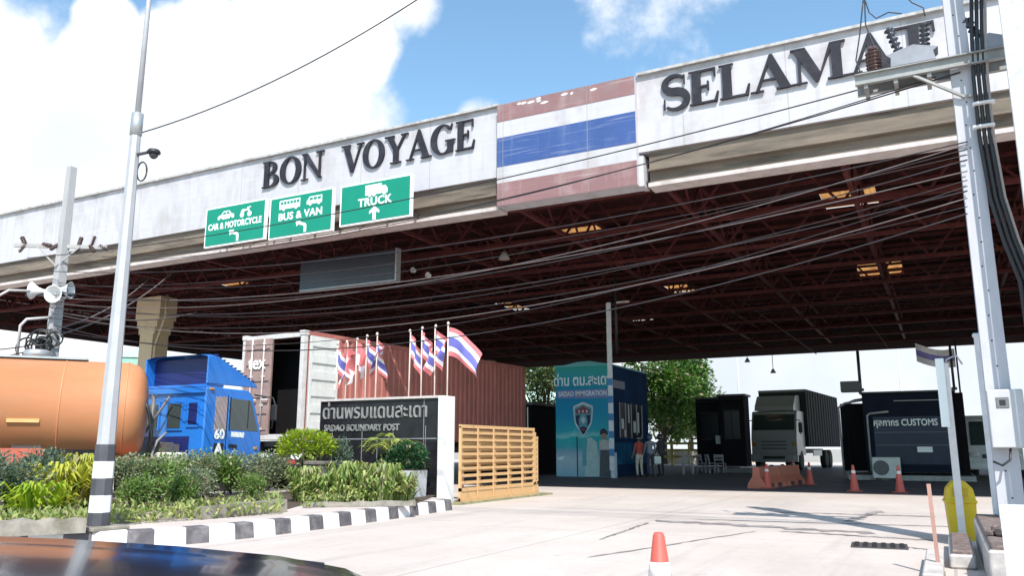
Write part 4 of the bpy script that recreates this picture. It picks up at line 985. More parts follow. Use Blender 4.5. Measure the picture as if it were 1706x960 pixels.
# riser cables strapped to the pole
for k, (off, m) in enumerate(((0, black_plastic), (.055, black_plastic), (.11, black_plastic), (.15, M('cable_tan', (.33, .27, .24), .6)))):
    ptsx = [(1618, -30), (1619, 60), (1622, 130), (1632, 230), (1650, 330), (1672, 400), (1700, 470), (1712, 560)]
    P = [PY(x, y, PYY - .06) + Vector((off, 0, 0)) for x, y in ptsx]
    tag(MB().tube(P, .024 if k < 3 else .016, 8).build('riser_cable', m), ('thick black riser cable strapped along the bolt-holed pole', 'thick black riser cable strapped along the bolt-holed pole', 'thick black riser cable strapped along the bolt-holed pole', 'thin tan cable bundled with the black risers')[k], 'cable', 'black riser cables on the bolt-holed pole' if k < 3 else None)
for y, lab in ((172, 'pale strap holding the riser cables, upper one'), (211, 'pale strap holding the riser cables, lower one')):
    p = PY(1634, y, PYY - .09); mb = MB(); mb.rbox((p.x + .03, p.y, p.z), (.24, .10, .035), .015); tag(mb.build('cable_strap', white_paint), lab, 'strap')
p2 = PY(1668, 0, 10.4)
t2 = thing('power_pole', 'rough concrete pole cut by the picture edge, beside the bolt-holed pole', 'power pole', (p2.x + .13, 10.4, 0))
mb = MB(); mb.box((0, .12, 4.6), (.30, .26, 9.2), taper=.85); mb.build('shaft', M('pole_rough', (.50, .51, .50), .85, var=.2, scale=14, bump=.4, dirt=(.3, .3, .29), dirt_amt=.5), t2)
MB().tube([(-.16, -.03, 0), (-.14, -.03, 9.2)], .02, 8).build('conduit', M('conduit_pale', (.6, .6, .6), .5), t2)
# meter cabinet on the pole
mc = PY(1678, 698, PYY - .14)
t = thing('meter_cabinet', 'pale metal meter cabinet with small grey window, fixed to the bolt-holed pole', 'cabinet', (mc.x, PYY - .10, mc.z))
MB().rbox((0, 0, 0), (.36, .16, .66), .02).build('body', M('cabinet_pale', (.48, .48, .50), .5, var=.06), t)
MB().rbox((-.03, -.083, .18), (.13, .015, .12), .01).build('window', M('meter_window', (.16, .16, .17), .3), t)
MB().rbox((-.03, -.093, .18), (.06, .01, .06), .005).build('dial', dark_steel, t)
mb = MB(); mb.tube([(.0, -.02, -.33), (-.02, -.06, -.46), (-.10, -.08, -.52), (-.18, -.02, -.48)], .014, 8); mb.build('cable', black_plastic, t)
q = PY(1632, 560, PYY + .3)
t = thing('pale_pipe_post', 'slim pale post standing just behind the bolt-holed pole', 'post', (PY(1643, 700, 11.6).x, 11.6, 0))
MB().bar((0, 0, 0), (0, 0, PY(1622, 562, 11.6).z), .07).build('shaft', M('post_pale', (.66, .66, .68), .6), t)
MB().rbox((0, 0, PY(1622, 562, 11.6).z + .02), (.10, .10, .05), .02).build('cap', M('post_pale', (0, 0, 0)), t)

# white notice board at the lower right, blank
wb = PY(1655, 960, 7.2)
t = thing('notice_board', 'blank white notice board with a faded orange lower corner beside the pole', 'board', (.44 + .06, 7.3, 0), R(-4))
zt = PY(1660, 836, 7.3).z
def board_mat():
    m = M('board_print', (.58, .59, .64), .4, var=.02); n, l = m.node_tree.nodes, m.node_tree.links
    tcx = n.new('ShaderNodeTexCoord'); sp_ = n.new('ShaderNodeSeparateXYZ'); l.new(tcx.outputs['Object'], sp_.inputs[0])
    ad = n.new('ShaderNodeMath'); ad.operation = 'SUBTRACT'; l.new(sp_.outputs['X'], ad.inputs[0]); l.new(sp_.outputs['Z'], ad.inputs[1])
    mr = n.new('ShaderNodeMapRange'); mr.inputs[1].default_value = -.30; mr.inputs[2].default_value = .2; l.new(ad.outputs[0], mr.inputs[0])
    mx = n.new('ShaderNodeMixRGB'); mx.inputs[2].default_value = (.78, .50, .40, 1); b = n['Principled BSDF']; l.new(b.inputs['Base Color'].links[0].from_socket, mx.inputs[1]); l.new(mr.outputs[0], mx.inputs[0]); l.new(mx.outputs[0], b.inputs['Base Color']); return m
MB().box((.06, 0, zt - .42), (.46, .03, .80)).build('panel', board_mat(), t)
MB().bar((-.15, .03, 0), (-.15, .03, zt - .02), .03).build('leg', steel, t); MB().bar((.26, .03, 0), (.26, .03, zt - .02), .03).build('leg', steel, t)

# ================================================================== OVERHEAD CABLES
cab_m = M('cable_grey', (.035, .030, .033), .7, var=.2, spec=.2); cab_l = M('cable_pale', (.13, .11, .11), .7, var=.2, spec=.2)
def cable(p, q, sag, label, r=.014, m=None, group='cables slung across the canopy opening'):
    p, q = Vector(p), Vector(q); n = 36; P = []
    for i in range(n + 1):
        a_ = i / n; P.append(p.lerp(q, a_) - Vector((0, 0, 4 * sag * a_ * (1 - a_))))
    tag(MB().tube(P, r, 5).build('overhead_cable', m or cab_m), label, 'cable', group)
rc = random.Random(11)
L1 = 'thin dark cable sagging across the canopy opening'
L2 = 'pale cable sagging across the canopy opening'
for k, (y0, y1, sg) in enumerate([(236, 452, .55), (248, 470, .75), (258, 476, .50), (266, 484, .85), (285, 496, .60), (300, 500, .95), (318, 512, .70), (330, 522, 1.0), (344, 530, .75), (356, 541, 1.1), (240, 505, .8), (310, 548, 1.05)]):
    pale = k in (4, 7, 10)
    p = PY(1612, y0, PYY - .02); q_ = PD(85 + rc.uniform(-3, 3), y1, PLD - .1)
    cable(p, q_, sg, L2 if pale else L1, (.0065 + .003 * (k % 3 == 0)) if not pale else .008, cab_l if pale else cab_m)
p = PY(1428, 150, PYY); cable(p, PD(45, 430, PLD - .1), .35, 'cable running from the crossbeam end past the painted flag', .010, group='cables from the crossbeam')
p = PY(1600, 120, PYY); cable(p, PD(170, 428, PLD - .1), .55, 'cable running from the crossbeam past the flag foot to the slim pole', .010, group='cables from the crossbeam')
cable(PY(1560, 128, PYY), PD(100, 440, PLD - .1), .6, 'cable running below the crossbeam over the weathered fascia beam', .008, group='cables from the crossbeam')
pA = PD(760, -45, 9.0); pB = PD(232, 222, 11.5)
pA = pB + (pA - pB) * 2.0 + Vector((0, 0, 1.8))
cable(pA, pB, .9, 'lone cable slanting down through open sky to the silver post', .008, group=None)
for k, (x0, y0, x1, y1, sg) in enumerate([(92, 560, 300, 442, .35), (95, 548, 258, 455, .3), (96, 520, 330, 520, .25)]):
    cable(PD(x0, y0, PLD - .1), PY(x1, y1, 20.0), sg, 'pale service cable hanging between the slim pole and the roof edge', .022, cab_l, 'service cables at the slim pole')
for k, (y0, y1) in enumerate([(572, 585), (590, 600), (580, 610), (600, 620)]):
    cable(PD(66, y0, PLD - .3), PD(-180, y1 - 20, 20), .2, 'dark telephone cable leading leftwards from the coil on the slim pole', .014, cab_m, 'telephone cables at the slim pole')

# ================================================================== PLANTS
def leafy(kind, seed, n, rx, ry, hh, ln, w, base=.0, shell=.45, upright=.3):
    rnd = random.Random(seed); mb = MB()
    lumps = [(rnd.uniform(-.5, .5) * rx, rnd.uniform(-.5, .5) * ry, rnd.uniform(.35, .8) * hh, rnd.uniform(.35, .62)) for _ in range(7)]
    k = 0
    while k < n:
        lx, ly, lz, lr = rnd.choice(lumps)
        v = Vector((rnd.gauss(0, 1), rnd.gauss(0, 1), rnd.gauss(0, 1))).normalized(); rr = (shell + (1 - shell) * rnd.random()) * lr
        p = Vector((lx + v.x * rr * rx, ly + v.y * rr * ry, lz + v.z * rr * hh * .75 + base))
        if p.z < .02: continue
        d = (v + Vector((rnd.uniform(-1, 1), rnd.uniform(-1, 1), rnd.uniform(-.6, 1) + upright)) * .9)
        s_ = rnd.uniform(.6, 1.25)
        mb.leaf(p, d, Vector((rnd.uniform(-1, 1), rnd.uniform(-1, 1), 1)), ln * s_, w * s_, 0, rnd.uniform(0, .3)); k += 1
    return mb
def stems(seed, n, rx, ry, hh):
    rnd = random.Random(seed); mb = MB()
    for _ in range(n):
        x, y = rnd.uniform(-.25, .25) * rx, rnd.uniform(-.25, .25) * ry
        mb.tube([(x, y, 0), (x * 2, y * 2, hh * .4), (x * 3 + rnd.uniform(-.1, .1), y * 3, hh * .8)], [.014, .010, .005], 5)
    return mb
stem_m = M('stem_brown', (.12, .08, .05), .8)
lf_green = leafmat('leaf_green', (.07, .15, .03), (.22, .33, .08)); lf_grey = leafmat('leaf_grey_green', (.12, .17, .10), (.34, .39, .25)); lf_lime = leafmat('leaf_lime', (.20, .34, .015), (.44, .52, .04), .4)
lf_yel = leafmat('leaf_yellow', (.30, .33, .03), (.60, .58, .09), .4); lf_mix = leafmat('leaf_variegated', (.12, .22, .04), (.50, .52, .20), .4); lf_dark = leafmat('leaf_deep', (.012, .07, .03), (.05, .15, .06)); lf_blue = leafmat('leaf_blue_green', (.06, .11, .08), (.18, .25, .19))
def shrub(name, label, loc, mb, lm, sd, size, cat='shrub', group=None, rz=0):
    t = thing(name, label, cat, loc, rz, group)
    mb.build('foliage', lm, t); stems(sd, 7, *size).build('stem', stem_m, t); return t
Z = KH
grp = 'flowering bushes hedging the pavement'
proto_gg = shrub('bush', 'x', (0, 0, -50), leafy('a', 1, 2600, .64, .64, .98, .080, .034, shell=.25), lf_grey, 1, (.6, .6, 1.0), 'bush', grp)
proto_g = shrub('bush', 'x', (0, 0, -50), leafy('b', 2, 2300, .62, .62, .88, .090, .040, shell=.25), lf_green, 2, (.6, .6, .9), 'bush', grp)
proto_b = shrub('bush', 'x', (0, 0, -50), leafy('c', 3, 2300, .64, .64, 1.02, .095, .036, shell=.25), lf_blue, 3, (.6, .6, 1.0), 'bush', grp)
spots = [ # px, py base, proto, scale, label
    (12, 862, proto_b, .95, 'blue-green bush at the far left, cut by the picture edge'), (62, 845, proto_b, 1.0, 'blue-green bush rising above the yellow clump'),
    (215, 838, proto_gg, .95, 'grey-green bush directly beside the banded post'), (262, 836, proto_g, 1.08, 'mid-green bush, second after the banded post'), (310, 832, proto_gg, 1.02, 'grey-green bush in the middle of the hedge'),
    (352, 826, proto_g, 1.12, 'bright green bush in front of the blue cab lettering'), (398, 823, proto_gg, 1.0, 'grey-green bush below the front of the blue cab'), (440, 818, proto_gg, 1.0, 'grey-green bush ending the hedge beside the dark gap'),
    (232, 850, proto_g, .7, 'low green bush spilling over the planter edge by the post'), (290, 848, proto_g, .75, 'low green bush spilling over the middle of the edge'), (335, 842, proto_gg, .72, 'low grey-green bush at the front of the hedge'), (420, 836, proto_g, .66, 'low pale bush at the front end of the hedge'),
    (110, 838, proto_gg, .85, 'grey-green bush between the yellow clump and banded post')]
used = set()
for i, (x, y, pr, sc, lab) in enumerate(spots):
    loc = G(x, y, Z)
    if pr.name in used: o = dup(pr, loc, i * 1.3, lab, (sc, sc, sc * .86))
    else: o = pr; used.add(pr.name); o.location = loc; o.rotation_euler = (0, 0, i * 1.3); o['label'] = lab; o.scale = (sc, sc, sc * .86)
# yellow grassy clumps
def blades(seed, n, spread, hh, w=.028):
    rnd = random.Random(seed); mb = MB()
    for _ in range(n):
        a_ = rnd.uniform(0, 6.28); r0 = rnd.random() * spread * .5; out = rnd.uniform(.15, .75) * spread; h_ = hh * rnd.uniform(.35, 1.15)
        p0 = Vector((r0 * math.cos(a_), r0 * math.sin(a_), 0)); dr_ = Vector((math.cos(a_ + rnd.uniform(-.4, .4)), math.sin(a_ + rnd.uniform(-.4, .4)), 0)); sd = Vector((-dr_.y, dr_.x, 0)) * w * rnd.uniform(.6, 1.2)
        p1 = p0 + dr_ * out * .35 + Vector((0, 0, h_ * .7)); p2 = p0 + dr_ * out * .75 + Vector((0, 0, h_)); p3 = p0 + dr_ * out * 1.15 + Vector((0, 0, h_ * .82))
        mb.add([p0 - sd * .5, p0 + sd * .5, p1 - sd, p1 + sd, p2 - sd * .8, p2 + sd * .8, p3], [(0, 1, 3, 2), (2, 3, 5, 4), (4, 5, 6)])
    return mb
def clump(label, x, y, seed, lm, n=260, sp=.55, hh=.75, cat='grass clump'):
    t = thing('grass_clump', label, cat, G(x, y, Z), 0, 'yellow-leaved clumps in the planter')
    blades(seed, n, sp, hh).build('foliage', lm, t); return t
clump('yellow grassy clump left of the banded post, widest of the clumps', 95, 848, 1, lf_yel, 420, .75, .66)
clump('yellow grassy clump touching the banded post', 135, 842, 2, lf_yel, 280, .5, .78)
clump('low yellow-green clump at the planter edge left of the post', 55, 864, 3, lf_lime, 220, .6, .45)
for i, (x, y) in enumerate([(508, 836), (540, 838), (572, 838), (604, 838), (636, 838), (666, 836), (525, 826), (590, 826), (650, 826)]):
    labs = ['variegated clump at the left end of the bed before the black wall', 'variegated clump second along the bed before the black wall', 'variegated clump below the lettering start on the black wall', 'variegated clump at the middle of the black wall bed', 'variegated clump before the palm', 'variegated clump touching the square planter',
            'taller clump behind the left end of the bed before the black wall', 'taller clump against the middle of the black wall', 'taller clump against the black wall beside the palm']
    t = thing('grass_clump', labs[i], 'plant', G(x, y, Z), i, 'variegated clumps before the black sign wall')
    if i == 0:
        vb = blades(9, 210, .46, .56, .030).mesh('foliage', lf_mix); vl = leafy('v', 21, 420, .38, .38, .55, .12, .045).mesh('foliage', lf_mix)
    o = bpy.data.objects.new('foliage', vb if i < 6 else vl); C.objects.link(o); o.parent = t; s_ = (1, .8, 1.15, .9, 1.1, .85, 1.2, 1.05, 1.3)[i]; o.scale = (1, 1, s_)
    if i < 6: vq = bpy.data.objects.new('understorey', vl); C.objects.link(vq); vq.parent = t; vq.scale = (.8, .8, .75 * s_); vq.rotation_euler = (0, 0, i * 2.0)
# lime topiary on a stone pillar
tp = PY(512, 745, 13.7)
t = thing('topiary_bush', 'clipped lime-green dome bush above the dark gap beside the black wall', 'bush', (tp.x, 13.7, Z))
rnd = random.Random(4); mb = MB()
for _ in range(2600):
    v = Vector((rnd.gauss(0, 1), rnd.gauss(0, 1), rnd.gauss(0, 1))).normalized()
    if v.z < -.5: continue
    k = rnd.uniform(.72, 1.0) * (1 + .10 * mnoise.noise(v * 3)); p = Vector((v.x * .66 * k, v.y * .6 * k, tp.z - Z - .02 + v.z * .36 * k))
    mb.leaf(p, v + Vector((rnd.uniform(-.9, .9), rnd.uniform(-.9, .9), rnd.uniform(-.2, .9))), Vector((rnd.uniform(-1, 1), rnd.uniform(-1, 1), 1)), rnd.uniform(.06, .12), .045)
mb.build('crown', lf_lime, t)
mb = MB()
for k in range(5): a_ = k * 1.3; mb.tube([(.05 * math.cos(a_), .05 * math.sin(a_), 0), (.12 * math.cos(a_), .12 * math.sin(a_), .6), (.35 * math.cos(a_), .35 * math.sin(a_), tp.z - Z - .1)], [.03, .025, .012], 6)
mb.build('stem', stem_m, t)
sp_ = G(486, 832, Z)
t = thing('stone_pillar', 'short dark stone block standing in the gap beside the lime dome bush', 'pillar', (sp_.x - .1, sp_.y + .9, Z), R(8))
MB().rbox((0, 0, .31), (.42, .42, .62), .03).build('shaft', M('dark_stone', (.13, .11, .10), .85, var=.3, bump=.4, scale=9), t); MB().rbox((0, 0, .66), (.5, .48, .08), .03).build('cap', M('dark_stone', (0, 0, 0)), t)
# rear dark bushes behind the lime dome
o = dup(proto_b, (tp.x + .55, 14.15, Z), 1.1, 'dark bush tucked between the lime dome and black wall', (.55, .5, 1.05))
# palm
pp = G(652, 826, Z)
t = thing('palm', 'young fan-leaved palm in front of the black sign wall', 'palm', pp); t.scale = (1.1, 1.1, 1.25)
MB().tube([(0, 0, 0), (.02, 0, .35), (.0, .02, .7)], [.05, .045, .03], 8).build('trunk', stem_m, t)
rnd = random.Random(8)
lf_palm = leafmat('leaf_palm', (.26, .36, .05), (.60, .62, .20), .4)
for k in range(9):
    a_ = k * .72 + rnd.uniform(-.2, .2); mb = MB(); ln = rnd.uniform(.55, .8); up = rnd.uniform(1.0, 1.5)
    prev = Vector((0, 0, .65)); dr_ = Vector((math.cos(a_), math.sin(a_) * .7, 0)); P = []
    for i in range(9):
        q = i / 8; P.append(prev + dr_ * ln * q * .9 + Vector((0, 0, ln * (up * q - 1.0 * q * q))))
    mb.tube(P, [.012 - .001 * i for i in range(9)], 5)
    for i in range(1, 9):
        for sg in (-1, 1):
            side = dr_.cross(Vector((0, 0, 1))) * sg
            for e in (0, .5):
                pq = P[i].lerp(P[i - 1], e); mb.leaf(pq, side + dr_ * .9 + Vector((0, 0, .15)), Vector((0, 0, 1)), .30 * (1 - .35 * abs(i - 4) / 4), .035, 0, .25)
    mb.build('frond', lf_palm, t)
shrub('bush', 'loose green bush between the palm and white pier', G(702, 824, Z), leafy('d', 6, 700, .45, .4, .9, .12, .05), lf_green, 6, (.4, .4, .9), 'bush')
# square planter with ball bush
pq = G(712, 838, .02)
t = thing('square_planter', 'pale square concrete planter beside the white pier', 'planter', (-9.66, 13.9, .12), R(3))
mb = MB(); mb.box((0, 0, .30), (.56, .56, .6), taper=1.06)
mb.build('body', M('planter_pale', (.48, .48, .50), .7, var=.15, dirt=(.3, .29, .28), dirt_amt=.5), t); MB().box((0, 0, .61), (.56, .56, .02)).build('soil', M('soil', (.07, .05, .035), .95), t)
t = thing('ball_bush', 'dense dark green ball bush growing in the square planter', 'bush', (-9.66, 13.9, .74))
mb = MB(); rnd = random.Random(14)
for _ in range(1500):
    v = Vector((rnd.gauss(0, 1), rnd.gauss(0, 1), rnd.gauss(0, 1))).normalized(); k = rnd.uniform(.7, 1.02)
    mb.leaf(Vector((v.x * .40 * k, v.y * .40 * k, .24 + v.z * .27 * k)), v + Vector((rnd.uniform(-.8, .8), rnd.uniform(-.8, .8), rnd.uniform(-.3, .8))), Vector((rnd.uniform(-1, 1), rnd.uniform(-1, 1), 1)), rnd.uniform(.06, .11), .05)
mb.build('crown', lf_dark, t); MB().tube([(0, 0, 0), (0, 0, .2)], .04, 6).build('stem', stem_m, t)
# low concrete edging of the beds
def edging(p, q, label, hh=.20, w=.14, seed=0):
    rnd = random.Random(seed); mb = MB(); n = 10; p, q = Vector(p), Vector(q); d_ = (q - p).normalized(); s_ = Vector((-d_.y, d_.x, 0))
    vv = []
    for i in range(n + 1):
        c = p.lerp(q, i / n)
        for o_, z in ((-w / 2, 0), (-w / 2 + rnd.uniform(0, .015), hh + rnd.uniform(-.02, .02)), (w / 2, hh + rnd.uniform(-.02, .02)), (w / 2, 0)): vv.append((c.x + s_.x * o_, c.y + s_.y * o_, p.z + z))
    ff = [(i * 4 + k, i * 4 + k + 1, i * 4 + k + 5, i * 4 + k + 4) for i in range(n) for k in range(3)] + [(3, 2, 1, 0), (n * 4, n * 4 + 1, n * 4 + 2, n * 4 + 3)]
    ff = [tuple(reversed(f)) for f in ff]
    mb.add(vv, ff)
    o = mb.build('bed_edging', concrete); tag(o, label, 'edging', 'low concrete edging of the flower beds'); return o
edging(G(-80, 898, Z), G(142, 888, Z), 'low mossy concrete bed edging left of the banded post', .17, .14, 1)
edging(G(190, 872, Z), G(332, 862, Z), 'low crumbling bed edging right of the banded post', .10, .14, 2)
edging(G(330, 866, Z), G(472, 853, Z), 'low pale bed edging ending at the dark gap', .17, .16, 3)
edging(G(505, 846, Z), G(692, 843, Z), 'low brown edging under the variegated clumps', .08, .12, 4)
# soil and ground cover
mb = MB()
P = [G(-90, 896, Z), G(190, 871, Z), G(472, 851, Z), G(500, 843, Z), G(692, 841, Z), Vector((-9.4, 14.6, Z)), Vector((-12.7, 14.55, Z)), Vector((-13.6, 12, Z)), Vector((-16.5, 7, Z)), Vector((-20, 5, Z))]
mb.add([(p.x, p.y, Z + .004) for p in P], [tuple(range(len(P)))]); so = mb.build('soil', M('soil', (0, 0, 0))); struct(so)
mb = MB(); rnd = random.Random(31)
for _ in range(2600):
    x = rnd.uniform(-20, 690); yb = 896 - (x + 90) * .07; p = G(x, yb - rnd.random() ** 2 * 26 - (6 if x > 500 else 0), Z)
    if 470 < x < 505: continue
    mb.leaf(p + Vector((0, 0, rnd.random() * .16)), Vector((rnd.uniform(-1, 1), rnd.uniform(-1, 1), rnd.uniform(.1, 1.3))), Vector((rnd.uniform(-1, 1), rnd.uniform(-1, 1), 1)), rnd.uniform(.06, .14), .04)
tag(mb.build('ground_cover', lf_mix), 'low leafy ground cover along the bed edges', 'ground cover', None, 'stuff')

# ================================================================== IMMIGRATION BOOTH
bc = G(1019, 796); bx, by = -12.15, 32.0
t = thing('immigration_booth', 'turquoise printed immigration booth with police crest and dark blue window side', 'booth', (bx, by, 0))
BW, BD, BH = 2.45, 5.0, 4.62
BK = BW / 3.15
def banner_mat():
    m = bpy.data.materials.new('banner_print'); m.use_nodes = True; n, l = m.node_tree.nodes, m.node_tree.links; b = n['Principled BSDF']; b.inputs['Roughness'].default_value = .45
    tcx = n.new('ShaderNodeTexCoord'); sp = n.new('ShaderNodeSeparateXYZ'); l.new(tcx.outputs['Object'], sp.inputs[0])
    nz_ = n.new('ShaderNodeTexNoise'); nz_.inputs['Scale'].default_value = 1.6; nz_.inputs['Detail'].default_value = 5; l.new(tcx.outputs['Object'], nz_.inputs['Vector'])
    a_ = n.new('ShaderNodeMath'); a_.operation = 'MULTIPLY_ADD'; a_.inputs[1].default_value = .5; l.new(nz_.outputs['Fac'], a_.inputs[0]); l.new(sp.outputs['Z'], a_.inputs[2])
    mr = n.new('ShaderNodeMapRange'); mr.inputs[1].default_value = .25; mr.inputs[2].default_value = 4.8; l.new(a_.outputs[0], mr.inputs[0])
    cr_ = n.new('ShaderNodeValToRGB'); l.new(mr.outputs[0], cr_.inputs[0]); e = cr_.color_ramp.elements
    e[0].position = 0; e[0].color = (.20, .42, .55, 1); e[1].position = 1; e[1].color = (.0, .30, .30, 1)
    for pos, c in ((.16, (.42, .55, .66)), (.22, (.22, .42, .55)), (.27, (.05, .40, .50)), (.35, (.02, .45, .50)), (.37, (.25, .62, .66)), (.41, (.03, .42, .55)), (.55, (.0, .29, .56)), (.75, (.0, .24, .50)), (.88, (.0, .30, .44))):
        q = e.new(pos); q.color = (*c, 1)
    # greener towards one side of the print
    mx = n.new('ShaderNodeMixRGB'); mx.inputs[2].default_value = (.0, .40, .30, 1); l.new(cr_.outputs[0], mx.inputs[1])
    mr2 = n.new('ShaderNodeMapRange'); mr2.inputs[1].default_value = -1.8; mr2.inputs[2].default_value = .3; mr2.inputs[4].default_value = .22; l.new(sp.outputs['X'], mr2.inputs[0]); l.new(mr2.outputs[0], mx.inputs[0])
    l.new(mx.outputs[0], b.inputs['Base Color']); return m
bside = M('booth_side_blue', (.010, .035, .10), .8, var=.35, scale=.8, spec=.05)
mb = MB(); mb.box((-BW / 2, BD / 2 + .03, BH / 2), (BW - .02, BD - .02, BH - .05)); mb.build('body', bside, t)
MB().box((-BW / 2, .0, BH / 2), (BW, .05, BH)).build('banner', banner_mat(), t)
mb = MB(); mb.prism([(-BW - .05, BH), (.06, BH), (-.3, BH + .10), (-1.0, BH + .22), (-1.6, BH + .2), (-BW + .2, BH + .08)], lambda x, y, d: Vector((x, -d, y)), -.3, -1.5)
mb.box((-BW / 2, BD / 2, BH + .02), (BW + .1, BD + .1, .06)); mb.build('roof', M('booth_roof_teal', (.15, .45, .52), .5), t)
tfb = plane_tf((-BW / 2, -.027, 0), (BK, 0, 0), (0, 0, 1), (0, -1, 0))
text_mb('ด่าน ตม.สะเดา', .62, .01, lambda x, y, d: tfb(x, 3.98 + y, d), bold=.012, sx=.98).build('thai_lettering', M('banner_white', (.78, .85, .9), .5), t)
mb = MB(); mb.prism(rect(-1.5, 3.26, -.52, 3.60), tfb, .004, 0); mb.prism(rect(-.44, 3.24, 1.5, 3.60), tfb, .004, 0); mb.build('lettering_band', M('banner_violet', (.22, .26, .55), .5), t)
text_mb('SADAO IMMIGRATION', .285, .01, lambda x, y, d: tfb(x + .02, 3.43 + y, d + .004), bold=.004, sx=.98).build('lettering', M('banner_white', (0, 0, 0)), t)
sh = [(-.58, .45), (-.56, .62), (0, .80), (.56, .62), (.58, .45), (.50, -.15), (.30, -.42), (0, -.78), (-.30, -.42), (-.50, -.15)]
tfc = lambda x, y, d: tfb(.05 + x, 2.35 + y * .92, d)
mb = MB(); mb.prism(sh, tfc, .006, 0, 0); mb.prism([(x * .86, y * .86) for x, y in sh], tfc, .009, .004, 1)
mb.prism([(-.42, .44), (0, .62), (.42, .44), (.40, .26), (-.40, .26)], tfc, .012, .007, 2)
for q in (-.22, 0, .22): mb.prism(rect(q - .05, .31, q + .05, .43), tfc, .015, .01, 0)
star = [((.20 if i % 2 == 0 else .09) * math.sin(math.pi * i / 6), -.02 + (.20 if i % 2 == 0 else .09) * math.cos(math.pi * i / 6)) for i in range(12)]
mb.prism(star, tfc, .015, .007, 0)
for sg in (-1, 1): mb.prism([(sg * .16, .20), (sg * .44, .20), (sg * .40, -.16), (sg * .22, -.34), (sg * .26, -.02)], tfc, .012, .007, 3)
mb.prism([(-.24, -.38), (0, -.30), (.24, -.38), (.10, -.60), (0, -.68), (-.10, -.60)], tfc, .012, .007, 3); mb.prism(rect(-.10, -.50, .10, -.40), tfc, .015, .01, 2)
mb.build('crest', [M('crest_silver', (.55, .62, .66), .4), M('crest_teal', (.10, .34, .42), .5), M('crest_maroon', (.22, .06, .09), .5), M('crest_navy', (.015, .025, .10), .5)], t)
mb = MB()   # printed scene: pale cloak, figure and posts
mb.prism([(.10, .02), (.28, 1.56), (.50, 1.60), (.82, 1.4), (1.0, .02)], tfb, .006, 0, 0)
mb.prism([(-.35, .02), (-.36, 1.62), (-.30, 1.66), (-.29, .02)], tfb, .008, 0, 1)
mb.prism([(-.02, .45), (-.02, 1.55), (.16, 1.62), (.22, .45)], tfb, .009, 0, 2)
mb.prism([(.92, .02), (1.0, .95), (1.0, 1.1), (1.50, 1.1), (1.56, .9), (1.56, .02)], tfb, .009, 0, 3)
mb.prism([(.95, 1.1), (.98, 1.48), (1.2, 1.52), (1.52, 1.46), (1.54, 1.1)], tfb, .012, 0, 4)
mb.prism(ell(1.22, 1.66, .17, .20, 0, 360, 16)[:-1], tfb, .010, 0, 5); mb.prism([(.98, 1.70), (1.05, 1.92), (1.25, 1.98), (1.45, 1.84), (1.46, 1.70), (1.25, 1.78)], tfb, .014, 0, 1)
mb.build('printed_scene', [M('print_cloak', (.42, .58, .60), .5), M('print_dark', (.02, .03, .05), .5), M('print_robe', (.10, .40, .46), .5), M('print_skirt', (.09, .10, .12), .5), M('print_shirt', (.50, .50, .48), .5), M('print_skin', (.30, .22, .19), .5)], t)
# window side facing the lane
mb = MB(); mb.box((.012, 2.55, 2.35), (.02, 3.0, 1.5)); fr_ = mb.build('window', M('booth_window_dark', (.012, .014, .022), .2), t)
for k in range(5):
    MB().box((.03, 1.1 + k * .73, 2.35), (.03, .06, 1.5)).build('mullion', M('mullion_grey', (.3, .32, .36), .5), fr_)
for k, (yy, zz, w_, h_) in enumerate([(1.45, 2.2, .28, .42), (2.25, 2.65, .12, .8), (3.0, 2.1, .3, .5), (1.75, 1.8, .2, .3), (3.5, 2.3, .2, .9)]):
    MB().box((.028, yy, zz), (.012, w_, h_)).build('paper_notice', M('paper', (.55, .58, .62), .6), fr_)
MB().box((.014, 1.1, 3.85), (.02, 1.5, .34)).build('side_sign', M('side_sign_grey', (.05, .09, .16), .5), t)
MB().box((.014, 2.5, .95), (.02, 4.7, .9)).build('side_wave_print', M('wave_print', (.015, .10, .22), .8, var=.6, scale=1.4, spec=.05), t)
# dark booth beside it and things behind
t = thing('dark_booth', 'dark glazed booth between the container and the turquoise booth', 'booth', (-18.2, 33.3, 0))
MB().box((0, 1.5, 1.55), (3.6, 3, 3.1)).build('body', M('booth_black', (.009, .009, .012), .8, spec=.08), t); MB().box((0, 1.45, 3.16), (3.9, 3.3, .12)).build('roof', M('booth_roof_dark', (.08, .09, .09), .6), t)
MB().box((.9, -.01, 1.75), (1.2, .02, 1.3)).build('window', M('booth_glass_grey', (.10, .11, .13), .15), t)
mb = MB(); mb.prism([(.5, 2.3), (1.5, 2.3), (1.2, 1.1), (1.05, 1.05)], lambda x, y, d: Vector((x, -.025 - d, y)), .01, 0); mb.build('curtain', M('curtain_grey', (.32, .33, .36), .7), t)
MB().box((1.62, -.03, 1.5), (.05, .06, 3.0)).build('frame', steel, t)
